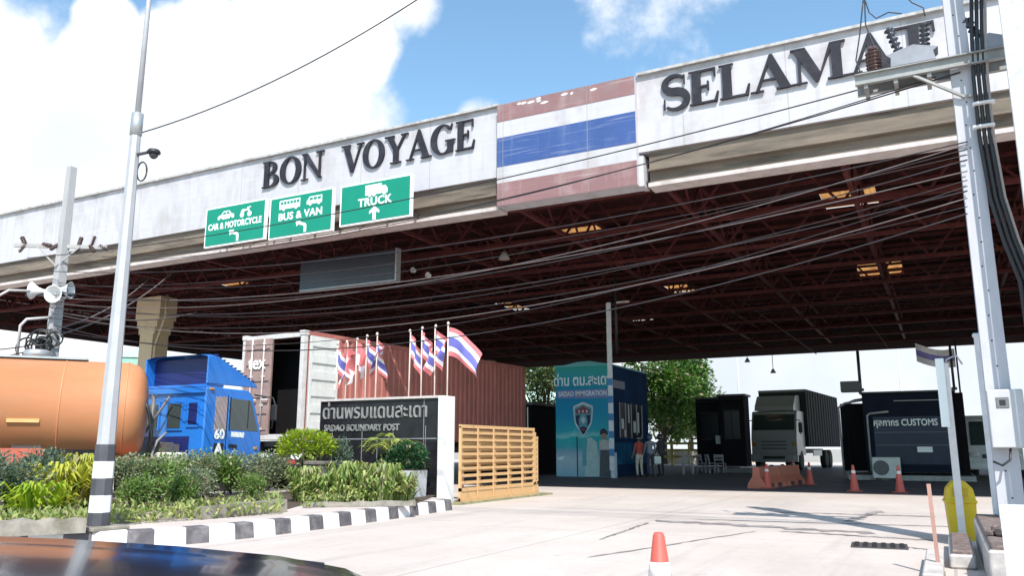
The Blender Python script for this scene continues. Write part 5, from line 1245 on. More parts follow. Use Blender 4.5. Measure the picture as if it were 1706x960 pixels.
# raised boom arm
bp_ = (-11.72, 31.2, 0)
t = thing('boom_barrier', 'raised white boom arm with blue bands in front of the turquoise booth', 'barrier', bp_)
MB().rbox((0, 0, .5), (.16, .3, 1.0), .02).build('cabinet', M('boom_pale', (.55, .62, .72), .5), t)
bt = PD(1018, 505, 33.2).z
mb = MB(); mb.bar((0, -.2, .3), (.0, -.2, bt), .19, .08); arm = mb.build('arm', M('boom_white', (.66, .70, .76), .5), t)
for k in range(5): MB().box((0, -.2, 1.0 + k * .7), (.196, .09, .28)).build('band', M('boom_blue', (.06, .22, .50), .5), arm)
pp_ = PD(1024, 440, 30)
t = thing('ceiling_pipe', 'thin dark pipe hanging from the roof behind the raised boom arm', 'pipe', (pp_.x, pp_.y, 4.6)); MB().tube([(0, 0, 0), (0, 0, 3.1)], .045, 8).build('rod', dark_steel, t); MB().rbox((.28, 0, 1.9), (.5, .08, .07), .02).build('sensor', M('sensor_pale', (.5, .45, .42), .5), t)
# floodlight over things: thin hanging cables in the hall
for (x0, y0, x1, y1, d0, d1) in ((1220, 490, 1360, 590, 44, 34), (1405, 480, 1480, 580, 46, 38)):
    tag(MB().tube([PD(x0, y0, d0), PD(x1, y1, d1)], .02, 5).build('stay_wire', cab_l), 'slanting stay wire under the roof above the truck lane' if x0 < 1300 else 'slanting stay wire under the roof above the customs booth', 'wire')

# ================================================================== PEOPLE
skin_m = M('skin', (.30, .17, .11), .6, var=.06)
def person(loc, rz, label, shirt, trousers, helmet, hh=1.66, armpose=0, sh_long=False):
    t = thing('person', label, 'person', loc, rz, 'people queueing at the booth window')
    s = hh / 1.72
    J = {'pel': (0, 0, .93), 'sp': (0, .01, 1.12), 'ch': (0, .0, 1.33), 'nk': (0, .015, 1.49), 'hd': (0, .035, 1.60), 'top': (0, .03, 1.70),
         'lh': (-.10, 0, .88), 'lk': (-.12, .03, .48), 'la': (-.13, -.02, .08), 'lt': (-.14, .13, .035), 'rh': (.10, 0, .88), 'rk': (.115, .02, .48), 'ra': (.13, -.02, .08), 'rt': (.15, .13, .035),
         'ls': (-.19, 0, 1.41), 'le': (-.25, .0, 1.14), 'lw': (-.25, .12, .92), 'lf': (-.24, .17, .83), 'rs': (.19, 0, 1.41), 're': (.25, .0, 1.14), 'rw': (.25, .12, .92), 'rf': (.24, .17, .83)}
    if armpose: J['re'] = (.24, .06, 1.15); J['rw'] = (.16, .28, 1.20); J['rf'] = (.12, .36, 1.23)
    RAD = {'pel': .135, 'sp': .125, 'ch': .15, 'nk': .055, 'hd': .09, 'top': .075, 'lh': .095, 'lk': .062, 'la': .042, 'lt': .04, 'rh': .095, 'rk': .062, 'ra': .042, 'rt': .04, 'ls': .065, 'le': .045, 'lw': .032, 'lf': .034, 'rs': .065, 're': .045, 'rw': .032, 'rf': .034}
    E_ = [('pel', 'sp'), ('sp', 'ch'), ('ch', 'nk'), ('nk', 'hd'), ('hd', 'top'), ('pel', 'lh'), ('lh', 'lk'), ('lk', 'la'), ('la', 'lt'), ('pel', 'rh'), ('rh', 'rk'), ('rk', 'ra'), ('ra', 'rt'), ('ch', 'ls'), ('ls', 'le'), ('le', 'lw'), ('lw', 'lf'), ('ch', 'rs'), ('rs', 're'), ('re', 'rw'), ('rw', 'rf')]
    keys = list(J); V = [Vector(J[k]) * s for k in keys]; Eg = [(keys.index(a_), keys.index(b_)) for a_, b_ in E_]; rad = [RAD[k] * s for k in keys]
    # five short fingers on each hand
    for sd in ('l', 'r'):
        w_, f_ = Vector(J[sd + 'w']) * s, Vector(J[sd + 'f']) * s; dr_ = (f_ - w_).normalized(); si = dr_.cross(Vector((0, 0, 1))).normalized()
        for q in range(5):
            V.append(f_ + si * (q - 2) * .016 + dr_ * (.055 if q else .02) + (si * -.03 if q == 0 else Vector((0, 0, 0)))); rad.append(.009); Eg.append((keys.index(sd + 'f'), len(V) - 1))
    me = bpy.data.meshes.new('tmp'); me.from_pydata(V, Eg, []); ob = bpy.data.objects.new('tmp', me); C.objects.link(ob)
    md = ob.modifiers.new('s', 'SKIN'); md.use_smooth_shade = True
    for i, v in enumerate(me.skin_vertices[0].data): v.radius = (rad[i], rad[i] * (.72 if i < len(keys) and keys[i] in ('pel', 'sp', 'ch') else 1)); v.use_root = (i == 0)
    sb = ob.modifiers.new('ss', 'SUBSURF'); sb.levels = 2
    dg = bpy.context.evaluated_depsgraph_get(); dg.update(); out = bpy.data.meshes.new_from_object(ob.evaluated_get(dg)); bpy.data.objects.remove(ob)
    out.materials.clear()
    for m in (skin_m, shirt, trousers, black_plastic): out.materials.append(m)
    for p in out.polygons:
        c = p.center / s; ax = abs(c.x); i = 0
        if c.z < .10: i = 3
        elif c.z < .95 and ax < .235 and c.y < .1: i = 2
        elif c.z < 1.47 and (ax < .2 or c.z > (1.16 if not sh_long else .98)): i = 1
        elif sh_long and ax >= .2 and c.z > .95: i = 1
        p.material_index = i; p.use_smooth = True
    b = bpy.data.objects.new('body', out); C.objects.link(b); b.parent = t
    MB().lathe([(.0, .145), (.07, .13), (.115, .07), (.13, .0), (.128, -.05), (.11, -.10), (.10, -.09)], (0, .02 * s, 1.62 * s), 'Z', 20).build('helmet', helmet, t)
    mb = MB(); mb.prism([(-.09, -.02), (-.09, .05), (.09, .05), (.09, -.02)], lambda x, y, d: Vector((x, .135 * s + .02 + d, 1.60 * s + y)), .012, 0); mb.build('visor', glass('visor_glass'), t)
    return t
red_sh, grey_sh, dark_sh = M('shirt_red', (.42, .07, .06), .8), M('shirt_grey', (.24, .25, .31), .8), M('shirt_dark', (.05, .05, .065), .8)
beige, dkblue, black_tr = M('trousers_beige', (.52, .45, .37), .8), M('trousers_navy', (.05, .06, .10), .8), M('trousers_black', (.03, .03, .035), .8)
hm_d, hm_b = M('helmet_dark', (.03, .03, .035), .25, coat=.5), M('helmet_blue', (.06, .09, .18), .25, coat=.5)
person((-11.05, 32.35, 0), R(60), 'person in red shirt and beige trousers with dark helmet at the booth window', red_sh, beige, hm_d, 1.66, 1)
person((-10.90, 33.3, 0), R(50), 'person in grey-blue shirt with blue helmet, second at the booth window', grey_sh, dkblue, hm_b, 1.72, 0, True)
person((-10.75, 34.3, 0), R(70), 'person in dark clothes and black helmet standing last at the booth', dark_sh, black_tr, hm_d, 1.74, 0, True)
t = thing('carrier_bag', 'white carrier bag held by the person in grey-blue', 'bag', (-10.58, 33.28, .52)); MB().rbox((0, 0, .16), (.30, .12, .32), .05).build('body', sign_white, t); mb = MB(); mb.tube([(-.08, 0, .3), (-.04, 0, .42), (.04, 0, .42), (.08, 0, .3)], .008, 6); mb.build('handle', sign_white, t)

# ================================================================== WHITE TRUCK, DARK BOOTHS, CUSTOMS BOOTH
wt = PD(1287, 700, 46.5)
t = thing('white_truck', 'white cab-over cargo truck facing the camera under the canopy', 'truck', (wt.x, wt.y, 0), R(-4))
wcab = M('truck_white', (.36, .365, .37), .4, var=.06, coat=.2)
fy = 0.0
mb = MB(); mb.prism([(0, .75), (-.02, 1.5), (.10, 2.0), (.38, 2.85), (.5, 2.95), (1.9, 2.95), (1.95, .75)], lambda x, y, d: Vector((1.15 - d, x, y)), 0, 2.3); mb.build('cab', wcab, t)
mb = MB(); mb.prism([(.09, 2.0), (.35, 2.78), (.39, 2.77), (.13, 1.99)], lambda x, y, d: Vector((1.05 - d, x - .035, y)), 0, 2.1); mb.build('windscreen', wglass, t)
mb = MB(); mb.prism([(.35, 2.98), (.42, 3.2), (1.0, 3.75), (1.9, 3.8), (1.9, 2.97)], lambda x, y, d: Vector((1.0 - d, x, y)), 0, 2.0); mb.build('wind_deflector', wcab, t)
MB().rbox((0, .02, .62), (2.35, .25, .42), .05).build('bumper', wcab, t)
MB().box((0, -.11, .64), (1.1, .02, .14)).build('grille', black_plastic, t)
for z in (1.08, 1.25, 1.42): MB().box((0, -.03, z), (1.25 + .1 * (z - 1), .06, .07)).build('grille_bar', M('grille_grey', (.12, .12, .125), .4), t)
for x in (-.88, .88):
    MB().rbox((x, -.10, .66), (.34, .06, .22), .03).build('headlight', glass('lens', (.5, .5, .52), .1), t); MB().rbox((x * 1.15, -.04, 1.3), (.22, .05, .2), .03).build('indicator', M('indicator_amber', (.4, .2, .05), .3), t)
    mb = MB(); mb.tube([(x * 1.25, .25, 2.5), (x * 1.55, .05, 2.45), (x * 1.55, .05, 1.75)], .025, 6); a_ = mb.build('mirror_arm', dark_steel, t); MB().rbox((x * 1.55, .05, 2.1), (.2, .08, .5), .03).build('mirror', black_plastic, a_)
mb = MB(); mb.box((.06, 2.05, 1.15), (1.0, .5, .2)); mb.box((0, 5.2, .95), (.9, 9.5, .25)); mb.build('chassis', dark_steel, t)
bxm = M('cargo_box_dark', (.035, .037, .042), .7, var=.2, spec=.1)
mb = MB(); mb.box((.05, 6.6, 2.65), (2.5, 9.0, 2.95)); cbx = mb.build('cargo_box', bxm, t)
for k in range(13): MB().box((1.315, 2.5 + k * .68, 2.65), (.03, .07, 2.9)).build('side_rib', bxm, cbx)
mb = MB(); mb.box((.05, 2.09, 4.06), (2.52, .03, .12)); mb.build('box_trim', M('trim_grey', (.2, .2, .21), .5), cbx)
for y in (.95, 7.4, 8.6):
    for x in (-1.0, 1.0): wheel(t, (x, y, .5), .5, .3)
MB().box((1.2, 4.6, .85), (.04, 2.2, .3)).build('side_guard', steel, t)
t.scale = (1.04, 1.04, 1.07)

def dark_cabin(loc, w, dpt, hh, label, rz=0):
    t = thing('guard_cabin', label, 'booth', loc, rz, 'dark cabins on the traffic islands')
    MB().box((w / 2, dpt / 2, hh / 2 + .2), (w, dpt, hh - .2)).build('body', M('cabin_black', (.010, .010, .014), .8, var=.3, spec=.08), t); MB().box((w / 2, dpt / 2, hh + .13), (w + .2, dpt + .2, .1)).build('roof', M('cabin_roof', (.04, .042, .048), .5), t)
    MB().box((w / 2, dpt / 2, .1), (w + .3, dpt + .3, .2)).build('island', M('island_concrete', (.18, .18, .18), .85), t)
    mb = MB(); mb.box((w * .5, -.02, hh * .83), (w * .68, .03, .06)); mb.box((w * .5, -.02, hh * .45), (w * .68, .03, .06)); mb.box((w * .5, -.02, hh * .64), (.05, .03, hh * .36)); mb.build('window_frame', M('frame_grey', (.035, .035, .04), .6, spec=.1), t)
    MB().box((w / 2, -.06, hh - .05), (w + .3, .35, .05)).build('awning', M('awning_grey', (.03, .03, .034), .7, spec=.1), t)
    MB().box((w * .5, -.01, hh * .64), (w * .62, .02, hh * .36)).build('window', M('cabin_glass', (.012, .013, .018), .25, spec=.2), t)
    return t
c1 = PD(1162, 760, 44); d1 = dark_cabin((c1.x, c1.y, 0), 1.45, 2.4, 3.6, 'black cabin behind the stools, lower of the two near the truck')
MB().box((1.15, -.03, 1.6), (.3, .02, .42)).build('paper_notice', M('paper', (0, 0, 0)), d1)
c2 = PD(1202, 770, 42); d2 = dark_cabin((c2.x, c2.y, 0), 1.22, 1.2, 3.62, 'black cabin right beside the white truck cab')

t = thing('customs_booth', 'dark customs booth with white Thai and CUSTOMS lettering', 'booth', (-2.62, 34, 0))
cnavy = M('customs_navy', (.010, .013, .026), .7, var=.25, scale=1.2, spec=.1)
HB = 3.22
mb = MB(); mb.box((1.55, 2, HB / 2 + .14), (3.1, 4, HB - .28)); mb.build('body', cnavy, t)
mb = MB(); mb.box((1.55, 1.9, HB + .02), (3.25, 4.3, .06)); mb.build('roof', M('cabin_roof', (0, 0, 0)), t)
mb = MB(); mb.box((3.27, 2.3, HB / 2 + .08), (.30, 3.4, HB - .2)); mb.build('side_closet', M('closet_brown', (.014, .010, .012), .8, spec=.08), t)
mb = MB(); mb.box((1.45, 1.9, .09), (4.2, 4.6, .18)); mb.build('island', M('island_pale', (.33, .32, .31), .85, var=.25), t)
tfk = plane_tf((0, -.02, 0), (1, 0, 0), (0, 0, 1), (0, -1, 0))
mb = MB(); mb.box((1.68, -.02, 1.45), (2.7, .05, 1.75)); mb.build('front_panel', M('customs_panel', (.014, .022, .055), .35, var=.3, scale=1.5, spec=.25), t)
text_mb('ศุลกากร CUSTOMS', .34, .02, lambda x, y, d: tfk(1.42 + x, 2.10 + y, d + .03), bold=.008, sx=.79).build('lettering', sign_white, t)
mb = MB(); mb.box((1.9, -.03, 2.92), (1.6, .03, .03)); mb.tube([(.14, -.1, .3), (.14, -.1, 2.38), (.24, -.1, 2.46), (.9, -.1, 2.52)], .04, 8); mb.build('conduit', M('conduit_grey', (.34, .34, .35), .5), t)
mb = MB(); mb.box((1.65, -.05, 1.28), (2.6, .03, .03)); mb.box((1.65, -.05, 1.75), (2.6, .03, .03)); mb.build('window_rail', M('rail_dark', (.06, .07, .09), .4), t)
MB().box((2.0, -.055, 1.12), (.50, .015, .20)).build('notice_plate', sign_white, t)
mb = MB(); mb.tube([(-.6, .3, .2), (-.72, 1.2, 2.9), (-.4, 1.6, 3.05), (.1, 1.0, 3.08)], .06, 8); mb.box((-.45, 2.2, 1.6), (.9, 2.6, 2.6)); mb.build('entrance_porch', M('porch_black', (.008, .008, .010), .8, spec=.08), t)
mb = MB(); mb.tube([(-.92, .85, .15), (-.95, .85, 2.75), (-.7, .85, 2.92), (-.05, .5, 3.0)], .045, 8); mb.build('porch_pipe', M('conduit_grey', (0, 0, 0)), t)
mb = MB(); mb.rbox((-1.15 + .75, .6, HB + .32), (.75, .45, .42), .03); mb.build('roof_box', M('roofbox', (.07, .07, .075), .5), t)
t = thing('air_conditioner', 'white outdoor air conditioner unit standing before the customs booth', 'air conditioner', (-1.93, 33.4, .0))
MB().rbox((0, 0, .46), (.95, .34, .76), .04).build('casing', M('ac_white', (.60, .60, .58), .5), t)
MB().lathe([(.27, -.02), (.27, .0), (.25, .01), (.0, .01)], (-.17, -.165, .46), 'Y', 24).build('fan_grille', M('ac_grille', (.10, .10, .105), .5), t)
for x in (-.35, .35): MB().box((x, 0, .05), (.08, .36, .1)).build('foot', dark_steel, t)
# masts on and behind the booths
def mast(x, ytop, ybot, d, label, r=.05, dark=True):
    p = PD(x, ybot, d); q = PD(x, ytop, d)
    t = thing('mast', label, 'mast', (p.x, p.y, p.z)); MB().tube([(0, 0, 0), (0, 0, q.z - p.z)], r, 8).build('rod', dark_steel if dark else M('mast_pale', (.5, .52, .55), .5), t)
    MB().rbox((0, 0, .05), (r * 4, r * 4, .1), .02).build('base', dark_steel, t); return t
mast(1434, 585, 652, 34.6, 'dark mast standing on the customs booth roof beside the roof box', .06); mast(1590, 575, 650, 35.5, 'dark mast at the right end of the customs booth roof', .05)
def far_pole(x, ytop, d, label):
    p = PD(x, 745, d); t = thing('street_light', label, 'street light', (p.x, p.y, 0), 0, 'far street lights beyond the canopy'); h_ = PD(x, ytop, d).z
    MB().tube([(0, 0, 0), (0, 0, h_)], [.11, .06], 8).build('shaft', M('mast_pale', (.5, .52, .55)), t); mb = MB(); mb.tube([(0, 0, h_ - .1), (.8, 0, h_ + .2), (1.5, 0, h_ + .2)], .04, 6); mb.build('arm', M('mast_pale', (0, 0, 0)), t); MB().rbox((1.6, 0, h_ + .18), (.6, .25, .1), .03).build('lamp', M('mast_pale', (0, 0, 0)), t)
far_pole(1175, 560, 85, 'thin street light beyond the tree'); far_pole(1236, 560, 80, 'thin street light between the tree and white truck'); far_pole(1510, 570, 75, 'thin street light above the middle of the customs booth')
# flag over the customs booth
fp_ = PD(1592, 604, 36)
t = thing('flag', 'pale flag with violet band flying over the customs booth', 'flag', (fp_.x, fp_.y, 0))
MB().tube([(.05, 0, 0), (.05, 0, fp_.z + 1.2)], .035, 8).build('flag_pole', dark_steel, t)
mb = MB(); nx, ny = 14, 9; vv = []
for j in range(ny + 1):
    for i in range(nx + 1): a_, b_ = i / nx, j / ny; vv.append((-1.35 * a_, .15 * math.sin(a_ * 6 + b_), fp_.z + .55 - b_ * .72 + .30 * a_ - .15 * math.sin(a_ * 3)))
mb.v = vv
for j in range(ny):
    for i in range(nx): mb.f.append([j * (nx + 1) + i, (j + 1) * (nx + 1) + i, (j + 1) * (nx + 1) + i + 1, j * (nx + 1) + i + 1]); mb.mi.append(1 if 3 <= j < 6 else 0); mb.sm.append(True)
mb.build('cloth', [M('cloth_white', (0, 0, 0)), M('cloth_violet', (.24, .20, .50), .8)], t)

# white minibus partly hidden at the right
vb_ = PD(1632, 720, 38)
t = thing('white_minibus', 'white minibus front showing between the customs booth and the pole', 'minibus', (vb_.x + .45, vb_.y, 0), R(-3))
mb = MB(); mb.prism([(0, .35), (-.05, .9), (.1, 1.25), (.75, 2.3), (1.1, 2.5), (5.2, 2.5), (5.3, .35)], lambda x, y, d: Vector((.95 - d, x, y)), 0, 1.9); mb.build('body', M('van_white', (.68, .68, .70), .35, coat=.3), t)
mb = MB(); mb.prism([(.13, 1.3), (.72, 2.25), (.76, 2.24), (.17, 1.28)], lambda x, y, d: Vector((.82 - d, x - .05, y)), 0, 1.64); mb.build('windscreen', wglass, t)
MB().rbox((0, -.02, .48), (1.9, .16, .3), .05).build('bumper', M('van_white', (0, 0, 0)), t); MB().box((0, -.05, .85), (.9, .06, .16)).build('grille', black_plastic, t)
for x in (-.72, .72): MB().rbox((x, -.01, .92), (.34, .12, .2), .04).build('headlight', glass('lens', (0, 0, 0)), t); wheel(t, (x * 1.15, 1.0, .34), .34, .22); wheel(t, (x * 1.15, 4.2, .34), .34, .22)
for s_ in (-1, 1):
    for k in range(3): MB().box((s_ * .952, 1.7 + k * 1.1, 1.85), (.01, .95, .65)).build('window', wglass, t)

# ================================================================== CONES, BARRIER, BIN, POSTS
cone_m = M('cone_orange', (.52, .095, .07), .5, var=.1, dirt=(.35, .09, .06), dirt_amt=.4, dscale=6); cone_w = M('cone_white', (.75, .73, .72), .5, dirt=(.35, .3, .28), dirt_amt=.5, dscale=9)
def make_cone(loc, label):
    t = thing('traffic_cone', label, 'traffic cone', loc, 0, 'orange traffic cones')
    MB().lathe([(.135, .035), (.120, .05), (.030, .70), (.022, .715), (.0, .718)], (0, 0, 0), 'Z', 24).build('body', cone_m, t)
    MB().lathe([(.053, .49), (.062, .495), (.052, .565), (.046, .569)], (0, 0, 0), 'Z', 24).build('band', cone_w, t)
    MB().rbox((0, 0, .02), (.38, .38, .04), .04).build('base', M('cone_base', (.30, .07, .05), .7), t)
    return t
p = PD(1097, 884, 4.52)
c0 = make_cone((p.x, p.y, 0), 'orange traffic cone with white band standing alone nearest the camera')
for (x, y, lab) in ((1424, 820, 'orange cone in front of the dark porch of the customs booth'), (1500, 822, 'orange cone in front of the air conditioner'), (1350, 809, 'orange cone just right of the red barrier'), (1323, 797, 'orange cone farthest back, touching the barrier end'), (1279, 815, 'orange cone in front of the red barrier')):
    g_ = G(x, y); dup(c0, g_, 0, lab)
jb = M('barrier_red', (.44, .13, .08), .55, var=.15, dirt=(.3, .1, .08), dirt_amt=.4)
def jersey(loc, rz, label):
    t = thing('road_barrier', label, 'barrier', loc, rz, 'red plastic barriers in a row')
    pr = [(-.28, 0), (.28, 0), (.26, .14), (.11, .34), (.09, .62), (-.09, .62), (-.11, .34), (-.26, .14)]
    mb = MB(); mb.prism(pr, lambda x, y, d: Vector((x, d, y)), 0, 2.0); mb.build('body', jb, t)
    for y in (.5, 1.5): MB().lathe([(.06, 0), (.06, .04), (0, .045)], (0, y, .62), 'Z', 12).build('filler_cap', M('cap_dark', (.05, .02, .02), .5), t)
    for y in (.55, 1.35): MB().box((0, y, .08), (.6, .28, .12)).build('foot_slot', M('cap_dark', (0, 0, 0)), t)
    return t
j0 = G(1262, 815); j1 = G(1322, 803)
dv = (Vector((-4.35, 29.6, 0)) - Vector((-4.95, 24.9, 0))); az = math.atan2(-dv.x, dv.y)
jersey((-4.95, 24.9, 0), az, 'red plastic road barrier, nearer of the two'); jersey((-4.95 + 2.1 * -math.sin(az), 24.9 + 2.1 * math.cos(az), 0), az, 'red plastic road barrier, farther of the two')

bn = G(1598, 900)
BIN = t = thing('litter_bin', 'yellow litter bin with domed lid behind the slim white post', 'bin', (.12, 12.3, 0), R(5))
yb_ = M('bin_yellow', (.60, .43, .015), .45, var=.08, dirt=(.35, .24, .02), dirt_amt=.3)
mb = MB(); mb.box((0, 0, .27), (.34, .32, .54), taper=1.16); mb.build('body', yb_, t); MB().rbox((0, 0, .55), (.44, .42, .05), .03).build('rim', yb_, t)
mb = MB(); mb.prism([(-.20, 0), (-.17, .16), (-.08, .26), (.08, .26), (.17, .16), (.20, 0)], lambda x, y, d: Vector((x, -.19 + d, .575 + y)), 0, .38); mb.build('lid', yb_, t)
MB().box((0, -.196, .68), (.20, .012, .12)).build('flap', M('bin_flap', (.45, .31, .01), .5), t)
BIN.scale = (.86, .86, .88)
wp_ = G(1588, 902)
t = thing('white_post', 'slim white square post with a blank white board at its top', 'post', (.11, 12.0, 0))
hp = PD(1570, 606, 12).z
MB().bar((0, 0, 0), (.0, 0, hp), .085, .085).build('shaft', M('post_white', (.66, .62, .60), .5, dirt=(.5, .36, .3), dirt_amt=.4), t)
MB().box((-.06, -.06, hp - .38), (.10, .02, .88)).build('board', sign_white, t)
mb = MB(); mb.tube([(0, 0, hp - .05), (.02, 0, hp + .05), (.14, 0, hp + .1), (.2, 0, hp - .02)], .012, 6); mb.build('hook', steel, t)
t = thing('thin_stake', 'thin reddish wooden stake standing at the concrete kerb corner', 'stake', (-.14, 8.75, 0)); MB().bar((0, 0, 0), (-.02, .1, .82), .035, .03).build('shaft', M('stake_red', (.36, .20, .16), .7), t); MB().box((0, 0, .02), (.1, .1, .04)).build('base', concrete, t)
# concrete kerb blocks and rubble wall at the lower right
blk = M('block_pale', (.48, .45, .43), .85, var=.2, scale=6, bump=.3, dirt=(.25, .21, .2), dirt_amt=.6, dscale=4); brk = M('broken_top', (.16, .12, .11), .9, var=.6, scale=14, bump=.8)
def block(x0, x1, y0, y1, h_, label):
    t = thing('concrete_block', label, 'concrete block', ((x0 + x1) / 2, (y0 + y1) / 2, 0), 0, 'rough concrete blocks beside the pole')
    MB().rbox((0, 0, h_ / 2), (x1 - x0, y1 - y0, h_), .03).build('body', blk, t); MB().rbox((0, 0, h_ + .012), (x1 - x0 - .05, y1 - y0 - .05, .05), .02).build('broken_top', brk, t); return t
block(-.05, .18, 9.3, 11.3, .14, 'low concrete block with broken brown top under the yellow bin')
block(.24, .60, 7.9, 11.6, .34, 'higher rough concrete block below the pole')
t = thing('kerb_block', 'pale kerb stone in front of the low concrete block', 'kerb stone', (-.18, 8.9, 0)); MB().rbox((0, 0, .06), (.16, 1.9, .12), .02).build('body', blk, t)
rb = random.Random(2)
for k in range(7):
    s_ = rb.uniform(.06, .12); o = MB().rbox((0, 0, s_ * .4), (s_ * 1.6, s_ * 1.2, s_ * .8), s_ * .3).build('rubble_stone', brk, None, (rb.uniform(.3, .55), rb.uniform(8.0, 9.6), .375), rb.uniform(0, 3)); tag(o, 'dark broken stone lying on the rough concrete block', 'stone', 'broken stones on the rough concrete block')
dc = G(1465, 911)
t = thing('drain_cover', 'dark rectangular drain cover set in the pale concrete', 'drain cover', dc, R(4)); MB().box((0, 0, .006), (.62, .55, .012)).build('frame', M('drain_grey', (.055, .05, .052), .7), t)
for k in range(6): MB().box((-.25 + k * .1, 0, .016), (.05, .48, .012)).build('bar', dark_steel, t)

# ================================================================== BEYOND: stools, tables, yellow fence, trees
chm = M('stool_white', (.30, .29, .32), .6)
def stool(loc, label, rz):
    t = thing('chair', label, 'chair', loc, rz, 'plastic chairs beyond the booths')
    for x in (-.2, .2):
        for y in (-.2, .2): MB().bar((x * 1.1, y * 1.1, 0), (x, y, .45), .05).build('leg', chm, t)
    MB().rbox((0, 0, .46), (.46, .46, .04), .02).build('seat', chm, t)
    mb = MB(); mb.bar((-.2, .2, .46), (-.21, .27, .88), .05); mb.bar((.2, .2, .46), (.21, .27, .88), .05); mb.box((0, .26, .80), (.44, .04, .14)); mb.box((0, .24, .63), (.44, .03, .08)); mb.build('backrest', chm, t); return t
st0 = None
for i, (x, lab) in enumerate(((1146, 'plastic chair standing apart at the left of the chair row'), (1172, 'plastic chair at the foot of the lower black cabin'), (1186, 'plastic chair in the middle before the black cabin'), (1200, 'plastic chair nearest the white truck before the black cabin'))):
    p = PD(x, 770, 41 if i else 39); p.z = 0
    if i == 0: st0 = stool(p, lab, .4)
    else: dup(st0, p, .4 + i * .9, lab)
yf = M('fence_yellow', (.55, .42, .12), .6)
for i, x in enumerate((1062, 1118)):
    p = PD(x, 740, 58); t = thing('yellow_barrier', ('yellow rail barrier below the left of the green tree', 'yellow rail barrier below the right of the green tree')[i], 'barrier', (p.x, p.y, 0), R(6), 'yellow barriers beyond the canopy')
    for xx in (0, 1.2, 2.4): MB().bar((xx, 0, 0), (xx, 0, 1.6), .12).build('post', yf, t)
    for z in (.6, 1.05, 1.5): MB().bar((-.1, -.07, z), (2.5, -.07, z), .03, .16).build('rail', yf, t)
wl_ = MB(); p0, p1 = PD(860, 750, 66), PD(1260, 750, 66); wl_.bar((p0.x, p0.y, .5), (p1.x, p1.y, .5), .3, 1.0); tag(wl_.build('boundary_wall', M('far_wall', (.45, .40, .33), .8, var=.15)), 'low pale wall beyond the canopy below the trees', 'wall')
def tree(loc, hh, crx, label, seed, lm, nl=9000):
    rnd = random.Random(seed); t = thing('tree', label, 'tree', loc, 0, 'leafy trees beyond the canopy')
    mb = MB(); mb.tube([(0, 0, 0), (.1, 0, hh * .25), (.0, .1, hh * .5)], [.28, .22, .14], 8)
    lob = []
    for k in range(16):
        a_ = rnd.uniform(0, 6.28); rr = rnd.uniform(.15, .85) * crx; z = hh * rnd.uniform(.35, .95); q = Vector((rr * math.cos(a_), rr * math.sin(a_), z)); lob.append((q, rnd.uniform(.25, .48) * crx))
        mb.tube([(0, .05, hh * .3), q * .6 + Vector((0, 0, hh * .1)), q], [.09, .06, .02], 5)
    mb.build('trunk', M('bark', (.10, .07, .05), .9, var=.3), t)
    cm = MB()
    for _ in range(nl):
        q, r_ = rnd.choice(lob); v = Vector((rnd.gauss(0, 1), rnd.gauss(0, 1), rnd.gauss(0, 1))).normalized(); p = q + v * r_ * rnd.uniform(.4, 1.05) * (1 + .3 * mnoise.noise(v * 2 + q)); p.z = max(p.z, hh * .16)
        cm.leaf(p, v + Vector((rnd.uniform(-1, 1), rnd.uniform(-1, 1), rnd.uniform(-.8, .4))), Vector((rnd.uniform(-1, 1), rnd.uniform(-1, 1), 1)), rnd.uniform(.22, .5), .22)
    cm.build('crown', lm, t); return t
lt1 = leafmat('leaf_tree', (.03, .10, .015), (.12, .24, .04), .4); lt2 = leafmat('leaf_tree_pale', (.07, .13, .05), (.19, .25, .11), .4)
p = PD(1105, 745, 64); tree((p.x, p.y, 0), 8.2, 4.3, 'bright green tree seen between the turquoise booth and black cabin', 1, lt1, 11000)
p = PD(1150, 745, 74); tree((p.x, p.y, 0), 6.5, 3.6, 'paler tree farther off, just left of the black cabin', 2, lt2, 7000)
p = PD(905, 745, 70); tree((p.x, p.y, 0), 9.5, 4.5, 'pale tree showing through between the container and turquoise booth', 3, lt2, 7000)
# pale building beyond the left end of the canopy
p = PD(100, 700, 90)
t = thing('far_building', 'pale far building with a green gable beyond the left side of the canopy', 'building', (p.x, p.y, 0), R(35))
MB().box((0, 6, 4.4), (60, 12, 8.8)).build('wall', M('far_building_white', (.62, .66, .67), .7, var=.06, scale=.2), t); MB().box((0, 6, 8.95), (61, 13, .3)).build('roof', M('far_roof', (.45, .5, .5), .6), t)
for k in range(9): MB().box((-22 + k * 5.5, -.02, 5.5), (2.4, .06, 1.4)).build('window', M('far_window', (.30, .40, .45), .2), t)
p = PD(232, 700, 70)
t = thing('green_shed', 'small green-walled shed beside the cream column', 'shed', (p.x, p.y, 0), R(40)); MB().box((0, 2, 4.1), (5, 4, 8.2)).build('wall', M('shed_green', (.28, .50, .38), .7), t); mb = MB(); mb.prism([(-2.8, 8.2), (2.8, 8.2), (0, 9.2)], lambda x, y, d: Vector((x, d - .1, y)), 0, 4.2); mb.build('roof', M('far_roof', (0, 0, 0)), t)

# ================================================================== DARK CAR AT THE LOWER LEFT
fw_ = Vector((-math.sin(CAM_Y), math.cos(CAM_Y), 0)); rt = Vector((math.cos(CAM_Y), math.sin(CAM_Y), 0))
def cw(Rr, F): return rt * Rr + fw_ * F
